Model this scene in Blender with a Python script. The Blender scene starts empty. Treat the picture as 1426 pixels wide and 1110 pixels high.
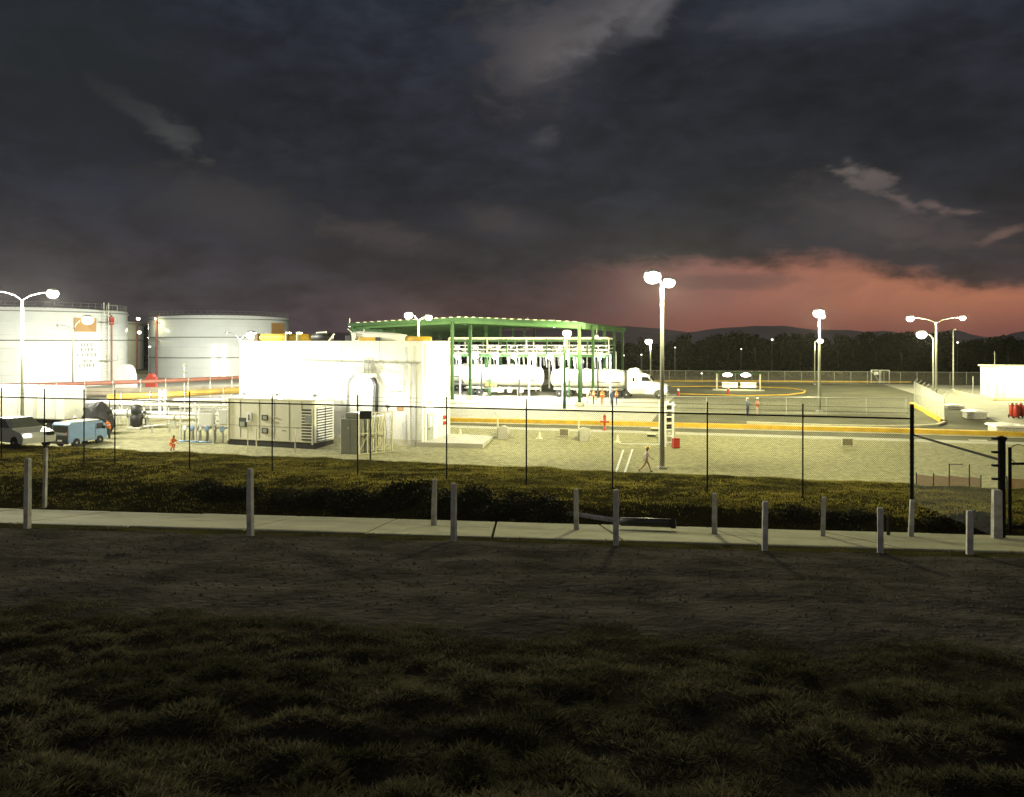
import bpy, math, random
import numpy as np
from mathutils import Vector, Matrix
random.seed(7)
rng = np.random.default_rng(11)
S = bpy.context.scene
COL = S.collection
R = math.radians
PI = math.pi

# ------------------------------------------------------------------ camera
CZ = 9.3                       # the lens is 9.3 m above the lit yard
F = 1120.0                     # focal length in photo pixels (1426 x 1110)
CX, HY = 713.0, 475.0          # horizon line of the photo
cam_d = bpy.data.cameras.new("camera")
cam = bpy.data.objects.new("camera", cam_d)
COL.objects.link(cam)
cam.location = (0, 0, CZ)
cam.rotation_euler = (R(90), 0, 0)
cam_d.sensor_width = 36
cam_d.lens = 36 * F / 1426
cam_d.shift_y = -80 / 1426
cam_d.clip_start = 0.1
cam_d.clip_end = 9000
S.camera = cam
S.render.engine = 'CYCLES'
S.view_settings.view_transform = 'Standard'
S.view_settings.look = 'None'
S.view_settings.exposure = 0
S.view_settings.gamma = 1
S.cycles.use_denoising = True
S.cycles.max_bounces = 5
S.cycles.diffuse_bounces = 2
S.cycles.glossy_bounces = 2
S.cycles.transparent_max_bounces = 24
S.cycles.sample_clamp_indirect = 2.0
S.cycles.use_light_tree = True

# ------------------------------------------------------------------ world: dusk sky with cloud
LAMP = (1.0, .955, .52)
SUN_AZ, SUN_EL = 50.0, -1.5    # the sun has just gone down to the right
W = bpy.data.worlds.new("World")
S.world = W
W.use_nodes = True
nt = W.node_tree
nt.nodes.clear()


class E:
    """a shader value with operators"""
    def __init__(s, v): s.v = v
    def _m(s, op, o=None, o2=None, rev=False):
        n = E.nt.nodes.new('ShaderNodeMath'); n.operation = op
        args = [x for x in (s, o, o2) if x is not None]
        if rev: args = [o, s]
        for i, a in enumerate(args):
            a = a.v if isinstance(a, E) else a
            if isinstance(a, (int, float)): n.inputs[i].default_value = a
            else: E.nt.links.new(a, n.inputs[i])
        return E(n.outputs[0])
    def __add__(s, o): return s._m('ADD', o)
    def __radd__(s, o): return s._m('ADD', o)
    def __sub__(s, o): return s._m('SUBTRACT', o)
    def __rsub__(s, o): return s._m('SUBTRACT', o, rev=True)
    def __mul__(s, o): return s._m('MULTIPLY', o)
    def __rmul__(s, o): return s._m('MULTIPLY', o)
    def __truediv__(s, o): return s._m('DIVIDE', o)


def sm(x, lo, hi):
    n = E.nt.nodes.new('ShaderNodeMapRange'); n.interpolation_type = 'SMOOTHSTEP'
    E.nt.links.new(x.v, n.inputs[0])
    for i, q in ((1, lo), (2, hi)):
        if isinstance(q, E): E.nt.links.new(q.v, n.inputs[i])
        else: n.inputs[i].default_value = q
    return E(n.outputs[0])


def mixc(f, a, b, mode='MIX'):
    n = E.nt.nodes.new('ShaderNodeMix'); n.data_type = 'RGBA'; n.blend_type = mode
    if isinstance(f, E): E.nt.links.new(f.v, n.inputs[0])
    else: n.inputs[0].default_value = f
    for i, c in ((6, a), (7, b)):
        if isinstance(c, tuple): n.inputs[i].default_value = (*c, 1)
        else: E.nt.links.new(c, n.inputs[i])
    return n.outputs[2]


def noise(vec, scale, det=4, rough=.55, dist=0.):
    n = E.nt.nodes.new('ShaderNodeTexNoise')
    n.inputs['Scale'].default_value = scale; n.inputs['Detail'].default_value = det
    n.inputs['Roughness'].default_value = rough; n.inputs['Distortion'].default_value = dist
    if vec is not None: E.nt.links.new(vec, n.inputs['Vector'])
    return n


E.nt = nt
tc = nt.nodes.new('ShaderNodeTexCoord')
sep = nt.nodes.new('ShaderNodeSeparateXYZ'); nt.links.new(tc.outputs['Generated'], sep.inputs[0])
dx, dy, dz = (E(sep.outputs[i]) for i in range(3))
az = dx._m('ARCTAN2', dy) * (180 / PI)
el = dz._m('ARCSINE') * (180 / PI)
cv = nt.nodes.new('ShaderNodeCombineXYZ')
for i, q in enumerate((az * .05, el * .11, el * 0)): nt.links.new(q.v, cv.inputs[i])
nb = noise(cv.outputs[0], .9, 5, .55, .35)                 # large cloud masses
nf = noise(cv.outputs[0], 3.2, 6, .62, .5)                 # fraying
ng = noise(cv.outputs[0], 8.5, 6, .6, .3)
n1, n2, n3 = E(nb.outputs[0]), E(nf.outputs[0]), E(ng.outputs[0])
cl = n1 * .65 + n2 * .35
col = mixc(sm(el + (cl - .5) * 9, 1.0, 11.0), (.0400, .0330, .0375), (.0150, .0165, .0245))
col = mixc(sm(el, 16, 27), col, (.0185, .024, .036))
shade = (sm(n1, .30, .70) * .75 + .70) * (sm(n2 * .6 + n3 * .4, .33, .66) * .62 + .68)
# dim red to orange afterglow under the cloud deck
warm = sm(az, -22, 4) * sm(el + (cl - .5) * 3.0, 5.2, 1.0)
col = mixc(warm * .62, col, (.120, .060, .062))
sc = nt.nodes.new('ShaderNodeCombineXYZ')
for i in range(3): nt.links.new(shade.v, sc.inputs[i])
col = mixc(1.0, col, sc.outputs[0], 'MULTIPLY')
edge = 5.7 - sm(az, 19, 33) * 2.4 + (n1 - .5) * 3.2 + (n2 - .5) * 2.0
glow = sm(edge - el + (n3 - .5) * 1.6, -.45, 1.0) * sm(az, 1, 13) * sm(az, 80, 50)
gcol = mixc(sm(az, 4, 31), (.215, .100, .102), (.47, .172, .098))
gcol = mixc(sm(el + (n2 - .5) * 1.5, 3.0, .2), gcol, (.25, .085, .066))
streak = sm(n2, .40, .62) * .22
gcol = mixc(streak, gcol, (.10, .06, .065))
col = mixc(glow * .93, col, gcol)


def patch(cx, cy, rx, ry, ang, color, amount, rag=.9, soft=.75):
    """a thin place in the cloud deck, at an azimuth and elevation given through photo pixels"""
    global col
    a0 = math.degrees(math.atan((cx - CX) / F))
    e0 = math.degrees(math.atan((HY - cy) / F * math.cos(R(a0))))
    sx, sy = rx / F * 57.3, ry / F * 57.3
    c, s_ = math.cos(R(ang)), math.sin(R(ang))
    X, Y = az - a0, el - e0
    u = (X * c + Y * s_) * (1 / sx); v = (Y * c - X * s_) * (1 / sy)
    r = (u * u + v * v)._m('SQRT') + (n2 - .5) * (1.7 * rag) + (n3 - .5) * (2.4 * rag) + (n1 - .5) * rag
    col = mixc(sm(r, 1.35, 1.2 - soft) * amount, col, color)


# a gap in the deck with one hard edge
_a0 = math.degrees(math.atan((835 - CX) / F)); _e0 = math.degrees(math.atan((HY - 72) / F * math.cos(R(_a0))))
_X, _Y = az - _a0, el - _e0
_u = _X * math.cos(R(24)) + _Y * math.sin(R(24)); _v = _Y * math.cos(R(24)) - _X * math.sin(R(24)) + (n2 - .5) * 3.2 + (n3 - .5) * 2.0
_m = sm(_v, -.7, 1.2) * sm(_v, 5.5, 1.2) * sm(_u._m('ABSOLUTE') + (n2 - .5) * 4.0, 8.0, 3.0)
col = mixc(_m * (sm(n3 * .5 + n2 * .5, .30, .62) * .45 + .32), col, (.138, .128, .132))
patch(905, 22, 42, 18, 40, (.19, .18, .19), .38, .8, 1.1)
patch(740, 60, 90, 90, 0, (.092, .080, .080), .5, .8, 1.2)
patch(1140, 15, 150, 26, 0, (.062, .068, .083), .5, .8, 1.1)
patch(205, 165, 60, 12, -32, (.052, .054, .056), .55, 1.3, 1.1)
patch(245, 188, 30, 16, -30, (.066, .068, .068), .6, 1.3, 1.1)
patch(755, 193, 24, 14, 10, (.075, .072, .079), .5, 1.3, 1.1)
patch(1188, 238, 24, 14, -30, (.155, .128, .115), .7, 1.6, 1.1)
patch(1215, 254, 28, 13, -35, (.125, .102, .098), .75, 1.7, 1.1)
patch(1258, 282, 22, 6, -25, (.20, .142, .130), .6, 1.5, 1.1)
patch(1303, 287, 22, 6, -15, (.18, .122, .112), .6, 1.5, 1.1)
patch(1345, 296, 24, 6, -8, (.19, .125, .112), .6, 1.5, 1.1)
patch(1392, 328, 22, 6, 22, (.20, .12, .10), .6, 1.2, 1.0)
patch(1290, 320, 90, 22, -12, (.085, .062, .062), .5, 1.2, 1.1)
patch(1200, 300, 100, 45, -15, (.070, .060, .062), .6, .8, 1.1)
patch(320, 290, 130, 45, -12, (.058, .053, .053), .5, .8, 1.1)
patch(540, 330, 90, 20, -8, (.075, .062, .060), .5, .9, 1.0)
patch(700, 310, 70, 24, -10, (.066, .056, .058), .5, .8, 1.0)
patch(1010, 392, 95, 11, 0, (.12, .066, .066), .6, .6)
patch(80, 60, 190, 110, 0, (.0165, .021, .0235), .6, .6, 1.0)
# sky behind the lens, brightened past dusk as fill for the foreground
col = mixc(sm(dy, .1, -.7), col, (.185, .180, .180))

sky = nt.nodes.new('ShaderNodeTexSky'); sky.sky_type = 'NISHITA'; sky.sun_disc = False
sky.sun_elevation = R(SUN_EL); sky.sun_rotation = R(SUN_AZ)
bg1 = nt.nodes.new('ShaderNodeBackground'); bg2 = nt.nodes.new('ShaderNodeBackground')
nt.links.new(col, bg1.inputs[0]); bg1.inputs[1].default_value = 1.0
nt.links.new(sky.outputs[0], bg2.inputs[0]); bg2.inputs[1].default_value = .012
add = nt.nodes.new('ShaderNodeAddShader'); out = nt.nodes.new('ShaderNodeOutputWorld')
nt.links.new(bg1.outputs[0], add.inputs[0]); nt.links.new(bg2.outputs[0], add.inputs[1])
nt.links.new(add.outputs[0], out.inputs[0])

sun_d = bpy.data.lights.new("sun", 'SUN')                  # the last light of the set sun, behind cloud
sun = bpy.data.objects.new("sun", sun_d); COL.objects.link(sun)
sun_d.energy = .006; sun_d.angle = R(25); sun_d.color = (1, .55, .35)
_d = Vector((math.sin(R(SUN_AZ)) * .99, math.cos(R(SUN_AZ)) * .99, .1))
sun.rotation_euler = (-_d).to_track_quat('-Z', 'Y').to_euler()

# ------------------------------------------------------------------ materials
MATS = {}


def mat(name, color, rough=.6, metal=0., var=.12, vscale=1.2, bump=0., bscale=30., dark=None, spec=.5, trans=0.):
    """principled material with blotchy colour variation (and a second tone) and a fine bump"""
    if name in MATS: return MATS[name]
    m = bpy.data.materials.new(name); m.use_nodes = True
    t = m.node_tree; E.nt = t
    b = t.nodes['Principled BSDF']
    tcn = t.nodes.new('ShaderNodeTexCoord').outputs['Object']
    nz = noise(tcn, vscale, 6, .6, .2)
    d = dark or tuple(c * (1 - 2.2 * var) for c in color)
    c = mixc(sm(E(nz.outputs[0]), .3, .7), d, color)
    t.links.new(c, b.inputs['Base Color'])
    b.inputs['Roughness'].default_value = rough; b.inputs['Metallic'].default_value = metal
    b.inputs['Specular IOR Level'].default_value = spec
    if bump:
        bn = t.nodes.new('ShaderNodeBump'); bn.inputs['Strength'].default_value = bump; bn.inputs['Distance'].default_value = .05
        nn = noise(tcn, bscale, 4, .6); t.links.new(nn.outputs[0], bn.inputs['Height'])
        t.links.new(bn.outputs[0], b.inputs['Normal'])
    if trans:
        o = t.nodes['Material Output']; tb = t.nodes.new('ShaderNodeBsdfTranslucent'); mx = t.nodes.new('ShaderNodeMixShader')
        t.links.new(c, tb.inputs[0]); mx.inputs[0].default_value = trans
        t.links.new(b.outputs[0], mx.inputs[1]); t.links.new(tb.outputs[0], mx.inputs[2]); t.links.new(mx.outputs[0], o.inputs[0])
    MATS[name] = m
    return m


def emis(name, color, strength):
    if name in MATS: return MATS[name]
    m = bpy.data.materials.new(name); m.use_nodes = True
    t = m.node_tree; t.nodes.clear()
    e = t.nodes.new('ShaderNodeEmission'); o = t.nodes.new('ShaderNodeOutputMaterial')
    e.inputs[0].default_value = (*color, 1); e.inputs[1].default_value = strength
    t.links.new(e.outputs[0], o.inputs[0])
    m.cycles.emission_sampling = 'NONE'
    MATS[name] = m
    return m


def chainlink(name, color, pitch=.06, wire=.09):
    """woven wire: diagonal strands, open between them"""
    if name in MATS: return MATS[name]
    m = bpy.data.materials.new(name); m.use_nodes = True
    t = m.node_tree; E.nt = t
    b = t.nodes['Principled BSDF']; o = t.nodes['Material Output']
    b.inputs['Base Color'].default_value = (*color, 1); b.inputs['Roughness'].default_value = .5; b.inputs['Metallic'].default_value = .3
    s_ = t.nodes.new('ShaderNodeSeparateXYZ'); t.links.new(t.nodes.new('ShaderNodeTexCoord').outputs['Object'], s_.inputs[0])
    h = E(s_.outputs[0]); v = E(s_.outputs[2])
    def strand(q):
        f = (q * (1 / pitch))._m('FRACT')
        return (f - .5)._m('ABSOLUTE')._m('LESS_THAN', wire / 2)
    k = strand(h + v)._m('MAXIMUM', strand(h - v))
    tr = t.nodes.new('ShaderNodeBsdfTransparent'); mx = t.nodes.new('ShaderNodeMixShader')
    t.links.new(k.v, mx.inputs[0]); t.links.new(tr.outputs[0], mx.inputs[1]); t.links.new(b.outputs[0], mx.inputs[2])
    t.links.new(mx.outputs[0], o.inputs[0])
    MATS[name] = m
    return m


# ------------------------------------------------------------------ mesh builder
class MB:
    def __init__(s): s.v = []; s.f = []; s.mi = []; s.cur = 0
    def add(s, vs, fs):
        o = len(s.v); s.v += [tuple(p) for p in vs]; s.f += [tuple(i + o for i in f) for f in fs]; s.mi += [s.cur] * len(fs); return s
    def box(s, c, d, rz=0., M=None):
        x, y, z = (q / 2 for q in d)
        P = [Vector((a * x, b * y, e * z)) for e in (-1, 1) for a, b in ((-1, -1), (1, -1), (1, 1), (-1, 1))]
        m = M or Matrix.Rotation(rz, 3, 'Z')
        return s.add([m @ p + Vector(c) for p in P], [(3, 2, 1, 0), (4, 5, 6, 7), (0, 1, 5, 4), (1, 2, 6, 5), (2, 3, 7, 6), (3, 0, 4, 7)])
    def bbox(s, c, d, b=.03, rz=0.):
        """box with chamfered edges"""
        x, y, z = (q / 2 for q in d); b = min(b, x * .9, y * .9, z * .9)
        m = Matrix.Rotation(rz, 3, 'Z'); vs = []
        def ring(hx, hy, zz):
            return [(-hx + b, -hy, zz), (hx - b, -hy, zz), (hx, -hy + b, zz), (hx, hy - b, zz), (hx - b, hy, zz), (-hx + b, hy, zz), (-hx, hy - b, zz), (-hx, -hy + b, zz)]
        rings = [ring(x - b, y - b, -z), ring(x, y, -z + b), ring(x, y, z - b), ring(x - b, y - b, z)]
        for r in rings: vs += [m @ Vector(p) + Vector(c) for p in r]
        fs = []
        for k in range(3):
            for i in range(8): fs.append((k * 8 + i, k * 8 + (i + 1) % 8, k * 8 + 8 + (i + 1) % 8, k * 8 + 8 + i))
        fs += [tuple(range(7, -1, -1)), tuple(range(24, 32))]
        return s.add(vs, fs)
    def pipe(s, pts, r, n=8, cap=True):
        pts = [Vector(p) for p in pts]; rr = r if isinstance(r, (list, tuple)) else [r] * len(pts)
        vs = []; up = None
        for i, p in enumerate(pts):
            t = (pts[min(i + 1, len(pts) - 1)] - pts[max(i - 1, 0)]).normalized()
            if up is None: up = Vector((0, 0, 1)) if abs(t.z) < .9 else Vector((1, 0, 0))
            a = (up - t * up.dot(t)).normalized(); up = a; b = t.cross(a)
            vs += [p + (a * math.cos(2 * PI * k / n) + b * math.sin(2 * PI * k / n)) * rr[i] for k in range(n)]
        fs = [(i * n + k, i * n + (k + 1) % n, (i + 1) * n + (k + 1) % n, (i + 1) * n + k) for i in range(len(pts) - 1) for k in range(n)]
        if cap: fs += [tuple(range(n - 1, -1, -1)), tuple(range((len(pts) - 1) * n, len(pts) * n))]
        return s.add(vs, fs)
    def lathe(s, prof, n=24, c=(0, 0, 0), M=None):
        """prof: (radius, height) from bottom to top; M turns it"""
        vs = []; c = Vector(c)
        for r, z in prof:
            for k in range(n):
                p = Vector((r * math.cos(2 * PI * k / n), r * math.sin(2 * PI * k / n), z)); vs.append((M @ p if M else p) + c)
        m = len(prof)
        fs = [(i * n + k, i * n + (k + 1) % n, (i + 1) * n + (k + 1) % n, (i + 1) * n + k) for i in range(m - 1) for k in range(n)]
        fs += [tuple(range(n - 1, -1, -1)), tuple(range((m - 1) * n, m * n))]
        return s.add(vs, fs)
    def ball(s, c, r, n=12):
        r = r if isinstance(r, (tuple, list)) else (r, r, r); c = Vector(c); m = max(4, n // 2); vs = []
        for i in range(m + 1):
            a = PI * (i + .02) / (m + .04) - PI / 2
            for k in range(n):
                q = 2 * PI * k / n
                vs.append(c + Vector((r[0] * math.cos(a) * math.cos(q), r[1] * math.cos(a) * math.sin(q), r[2] * math.sin(a))))
        fs = [(i * n + k, i * n + (k + 1) % n, (i + 1) * n + (k + 1) % n, (i + 1) * n + k) for i in range(m) for k in range(n)]
        fs += [tuple(range(n - 1, -1, -1)), tuple(range(m * n, m * n + n))]
        return s.add(vs, fs)
    def prism(s, poly, y0, y1):
        """poly in (x, z), pushed along y"""
        n = len(poly)
        vs = [(x, y0, z) for x, z in poly] + [(x, y1, z) for x, z in poly]
        fs = [tuple(range(n)), tuple(range(2 * n - 1, n - 1, -1))] + [(i, i + n, (i + 1) % n + n, (i + 1) % n) for i in range(n)]
        return s.add(vs, fs)
    def slab(s, poly, z0, z1):
        n = len(poly)
        vs = [(x, y, z0) for x, y in poly] + [(x, y, z1) for x, y in poly]
        fs = [tuple(range(n - 1, -1, -1)), tuple(range(n, 2 * n))] + [(i, (i + 1) % n, (i + 1) % n + n, i + n) for i in range(n)]
        return s.add(vs, fs)
    def build(s, name, m, parent=None, loc=None, rz=0., smooth=False):
        me = bpy.data.meshes.new(name); me.from_pydata(s.v, [], s.f); me.update()
        ms = m if isinstance(m, (list, tuple)) else [m]
        for q in ms: me.materials.append(q)
        if len(ms) > 1: me.polygons.foreach_set('material_index', s.mi)
        if smooth: me.polygons.foreach_set('use_smooth', [True] * len(me.polygons))
        o = bpy.data.objects.new(name, me); COL.objects.link(o)
        if parent: o.parent = parent
        if loc is not None: o.location = loc
        if rz: o.rotation_euler = (0, 0, rz)
        return o


def tag(o, label, cat, group=None, kind=None):
    o['label'] = label; o['category'] = cat
    if group: o['group'] = group
    if kind: o['kind'] = kind
    return o


def thing(name, label, cat, loc, rz=0., group=None):
    o = bpy.data.objects.new(name, None); COL.objects.link(o)
    o.location = loc; o.rotation_euler = (0, 0, rz); o.empty_display_size = .3
    return tag(o, label, cat, group)


def struct(o, label, cat): return tag(o, label, cat, None, 'structure')


def copy_tree(o, parent=None):
    c = o.copy(); COL.objects.link(c)
    if parent: c.parent = parent
    for ch in list(o.children): copy_tree(ch, c)
    return c


def point_light(name, parent, loc, power, radius=.3, color=LAMP, wing=False):
    d = bpy.data.lights.new(name, 'POINT')
    if wing:                                                       # street luminaire: throws sideways more than straight down
        d.use_nodes = True; t = d.node_tree; E.nt = t; em = t.nodes['Emission']
        s_ = t.nodes.new('ShaderNodeSeparateXYZ'); t.links.new(t.nodes.new('ShaderNodeTexCoord').outputs['Normal'], s_.inputs[0])
        k = sm(E(s_.outputs[2])._m('ABSOLUTE'), 1.0, .42) * .84 + .16
        t.links.new(k.v, em.inputs['Strength'])
    d.energy = power; d.color = color; d.shadow_soft_size = radius
    o = bpy.data.objects.new(name, d); COL.objects.link(o); o.parent = parent; o.location = loc
    return o


# ------------------------------------------------------------------ terrain
PV = [(-60, -1.2), (0, -1.9), (3, -2.3), (5, -2.83), (9, -3.2), (10, -3.3), (16.8, -4.18), (17.5, -4.30), (22, -5.0), (22.4, -5.15), (24, -6.0), (25.2, -5.95),
      (27.3, -5.35), (30, -5.32), (36, -5.6), (44, -9.2), (56, -9.3), (98, -7.6), (2600, -7.6)]
PVX = np.array([p[0] for p in PV]); PVZ = np.array([p[1] for p in PV]) + CZ


def fz(v): return np.interp(v, PVX, PVZ)
def kv(v): return np.interp(v, [22, 30], [.12, .28])


def vof(X, Y):
    v = Y + .2 * X
    for _ in range(40): v = .5 * v + .5 * (Y + float(kv(v)) * X)
    return v


def gz(X, Y): return float(fz(vof(X, Y)))


def G(px, py, up=0.):
    """the point of the ground (or UP metres above it) that is seen at a photo pixel"""
    u = (px - CX) / F; w = (HY - py) / F
    lo = None; Y = 4.0
    while Y < 2000:
        if CZ + w * Y < gz(u * Y, Y) + up:
            a, b = Y - .5 if Y < 300 else Y / 1.05, Y
            for _ in range(24):
                m = (a + b) / 2
                if CZ + w * m < gz(u * m, m) + up: b = m
                else: a = m
            return Vector((u * b, b, gz(u * b, b)))
        Y = Y + .5 if Y < 300 else Y * 1.05
    return Vector((u * 2000, 2000, CZ - 7.6))


def A(px, py, Y): return Vector(((px - CX) / F * Y, Y, CZ + (HY - py) / F * Y))      # a point at a known depth
def on(X, Y, up=0.): return Vector((X, Y, gz(X, Y) + up))
SITE = -math.atan(.28)
SX = Vector((math.cos(SITE), math.sin(SITE), 0)); SY = Vector((-math.sin(SITE), math.cos(SITE), 0))


def vnoise(x, y, seed=0):
    xi = np.floor(x).astype(np.int64); yi = np.floor(y).astype(np.int64); fx = x - xi; fy = y - yi
    def h(a, b):
        n = (a * 374761393 + b * 668265263 + seed * 974711) & 0x7fffffff
        n = ((n ^ (n >> 13)) * 1274126177) & 0x7fffffff
        return ((n ^ (n >> 16)) & 0xffff) / 65535.0
    sx = fx * fx * (3 - 2 * fx); sy = fy * fy * (3 - 2 * fy)
    return (h(xi, yi) * (1 - sx) + h(xi + 1, yi) * sx) * (1 - sy) + (h(xi, yi + 1) * (1 - sx) + h(xi + 1, yi + 1) * sx) * sy


def fbm(x, y, o=4, seed=0):
    r = 0.; a = .5
    for i in range(o): r = r + a * vnoise(x * 2 ** i, y * 2 ** i, seed + i); a *= .5
    return r


def bump_at(X, Y, v):
    """lumps of the unlevelled ground: tussocks in front, ruts in the track, rough bank"""
    g = np.clip((9.0 - v) / 2.2, 0, 1); tr = np.clip((v - 8.6) / 1, 0, 1) * np.clip((16.8 - v) / 1.5, 0, 1)
    bk = np.clip((v - 22.3) / .6, 0, 1) * np.clip((40 - v) / 4, 0, 1)
    t = fbm(X * 3.4, Y * 3.4, 3, 3); tus = np.clip(t - .34, 0, 1) * 1.5
    return g * (tus * .21 + (fbm(X * .35, Y * .35, 2, 9) - .4) * .34) + tr * (((fbm(X * .6, Y * 1.1, 4, 5) - .45) * .12 - .035 * np.exp(-((v - 11.3 + .5 * fbm(X * .15, Y * 0, 2, 8)) / .28) ** 2) - .035 * np.exp(-((v - 13.2 + .5 * fbm(X * .15, Y * 0, 2, 8)) / .28) ** 2))) + bk * (fbm(X * .8, Y * .8, 4, 21) - .47) * .22

# ------------------------------------------------------------------ the ground
m_soil = mat('bank soil', (.062, .055, .017), .95, var=.2, vscale=1.1, bump=.6, bscale=14, dark=(.026, .024, .010), spec=0.)
m_soil_near = mat('slope soil', (.060, .052, .034), .95, var=.2, vscale=1.4, bump=.8, bscale=14, dark=(.028, .025, .016), spec=0.)
m_dirt = mat('track dirt', (.096, .083, .072), .95, var=.2, vscale=.9, bump=1.0, bscale=6, dark=(.040, .035, .030), spec=.0)
m_gravel = mat('yard gravel', (.345, .325, .185), .95, var=.1, vscale=2.5, bump=1.0, bscale=5, dark=(.20, .19, .115), spec=.1)
m_asphalt = mat('asphalt', (.150, .145, .098), .95, var=.12, vscale=.25, bump=.3, bscale=10, dark=(.095, .092, .062), spec=.2)
m_conc = mat('pale concrete', (.42, .40, .33), .85, var=.08, vscale=.6, bump=.2, bscale=12)
m_path = mat('path concrete', (.37, .355, .225), .9, var=.14, vscale=.9, bump=.3, bscale=25, dark=(.27, .255, .165), spec=.05)
m_field = mat('field', (.035, .036, .016), .95, var=.2, vscale=.1)

xs = np.concatenate([[-900, -500, -300, -200, -130, -90, -65, -50, -42, -35, -31], np.arange(-28, 28.01, .2), [31, 35, 42, 50, 65, 90, 130, 200, 300, 500, 900]])
vs_ = np.concatenate([[-60, -25, -10, -4, 0, 1.5], np.arange(2.4, 10.4, .13), np.arange(10.4, 44, .24), [44, 50, 56, 77, 98, 130, 170, 260, 500, 1200, 2600]])
XX, VV = np.meshgrid(xs, vs_)
YY = VV - kv(VV) * XX
ZZ = fz(VV) + bump_at(XX, YY, VV) * (np.abs(XX) < 28.5)
nx, nv = len(xs), len(vs_)
P_ = np.stack([XX, YY, ZZ], -1).reshape(-1, 3)
I = np.arange(nv * nx).reshape(nv, nx)
Q = np.stack([I[:-1, :-1], I[:-1, 1:], I[1:, 1:], I[1:, :-1]], -1).reshape(-1, 4)
qc = P_[Q].mean(1); vc = (VV.reshape(-1)[Q]).mean(1)
jit = (fbm(qc[:, 0] * .9, qc[:, 1] * .9, 4, 40) - .47)
cls = np.where(vc < 8.75 + jit * 1.6, 0, np.where(vc < 16.5 + jit * 1.0, 1, np.where(vc < 44, 2, np.where(vc < 77, 3, 4))))
for k, (nm, m_, lab, cat) in enumerate([
        ('grass_slope', m_soil_near, 'dark tussocky earth slope nearest the lens', 'ground'),
        ('dirt_track', m_dirt, 'rutted dark dirt track below the concrete path', 'track'),
        ('earth_bank', m_soil, 'grassy earth bank between the path and the lit yard', 'ground'),
        ('gravel_yard', m_gravel, 'pale gravel yard lit by the floodlights', 'yard'),
        ('far_ground', m_conc, 'pale levelled ground around the tanks and beyond the kerb', 'ground')]):
    q = Q[cls == k]; used, inv = np.unique(q, return_inverse=True)
    me = bpy.data.meshes.new(nm); me.from_pydata(P_[used].tolist(), [], inv.reshape(-1, 4).tolist()); me.update(); me.materials.append(m_)
    me.polygons.foreach_set('use_smooth', [True] * len(q))
    o = bpy.data.objects.new(nm, me); COL.objects.link(o); struct(o, lab, cat)


def sheet(name, pts_v, m_, up, lab, cat):
    """a sheet laid on the planar parts of the ground: rows of (X0 list) at each v, running away with the site"""
    mb = MB(); rows = []
    for v, xl in pts_v:
        rows.append([(x, v - .28 * x, float(fz(v)) + up) for x in xl])
    n = len(rows[0]); vs = [p for r in rows for p in r]
    fs = [(i * n + j, i * n + j + 1, (i + 1) * n + j + 1, (i + 1) * n + j) for i in range(len(rows) - 1) for j in range(n - 1)]
    return struct(mb.add(vs, fs).build(name, m_), lab, cat)


def away(v, xl): return (v, [x + .262 * (v - 77) for x in xl])


XL = list(np.linspace(-11, 43.5, 8))
sheet('road', [away(78.5, XL), away(98, XL), away(159, XL)], m_asphalt, .012, 'asphalt truck yard behind the yellow kerb', 'road')
XF = list(np.linspace(-400, 400, 9))
sheet('field', [(160.5, XF), (260, XF), (500, XF), (1200, [x * 3 for x in XF]), (2500, [x * 6 for x in XF])], m_field, .02, 'dark open land behind the far fence', 'field')
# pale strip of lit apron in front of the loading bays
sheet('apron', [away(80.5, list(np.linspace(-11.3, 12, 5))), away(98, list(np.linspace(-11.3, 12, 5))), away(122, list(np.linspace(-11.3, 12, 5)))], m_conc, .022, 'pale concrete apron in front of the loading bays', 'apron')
# concrete path
mb = MB(); q = random.Random(2)
for k in range(44):
    x0 = -62 + k * 2.8; x1 = x0 + 2.8 - q.uniform(.03, .08); dz = q.uniform(-.008, .008); w_ = q.uniform(-.03, .03); vs = []
    for v, up in ((17.42 + w_, -.2), (17.42 + w_, .03 + dz), (17.5 + w_, .045 + dz), (22.0 + w_, .05 + dz), (22.06 + w_, -.2)):
        vs += [(x, v - .12 * x, float(fz(v)) + up + q.uniform(-.004, .004)) for x in (x0, x1)]
    mb.add(vs, [(2 * j, 2 * j + 1, 2 * j + 3, 2 * j + 2) for j in range(4)] + [(0, 2, 4, 6, 8), (9, 7, 5, 3, 1)])
struct(mb.build('path', m_path), 'long pale concrete path between the two lines of posts', 'path')

# hills: ridges far behind the trees
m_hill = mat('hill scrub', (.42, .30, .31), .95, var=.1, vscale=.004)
def ridge(name, D, hgt, deep, lab, seed):
    vs = []; fs = []; pxs = np.arange(-2200, 3600, 12.)
    for px in pxs:
        u = (px - CX) / F; h = hgt(px) / F * D
        h += (fbm(np.array([px * .03]), np.array([seed * 1.]), 4, seed)[0] - .45) * .006 * D
        for t, s_ in ((-1, 0), (-.66, .42), (-.33, .8), (0, 1), (.5, .6), (1, 0)):
            Y = D + t * deep; hh = s_ * h * (1 + .25 * (vnoise(np.array([px * .05]), np.array([t * 3.]), seed)[0] - .5) * (t != 0))
            vs.append((u * Y, Y, CZ - 7.6 + (hh + 7.6 if s_ == 1 else max(hh, -.5))))
    k = 6
    for i in range(len(pxs) - 1):
        for j in range(k - 1): fs.append((i * k + j, (i + 1) * k + j, (i + 1) * k + j + 1, i * k + j + 1))
    return struct(MB().add(vs, fs).build(name, m_hill, smooth=True), lab, 'hills')


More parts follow.
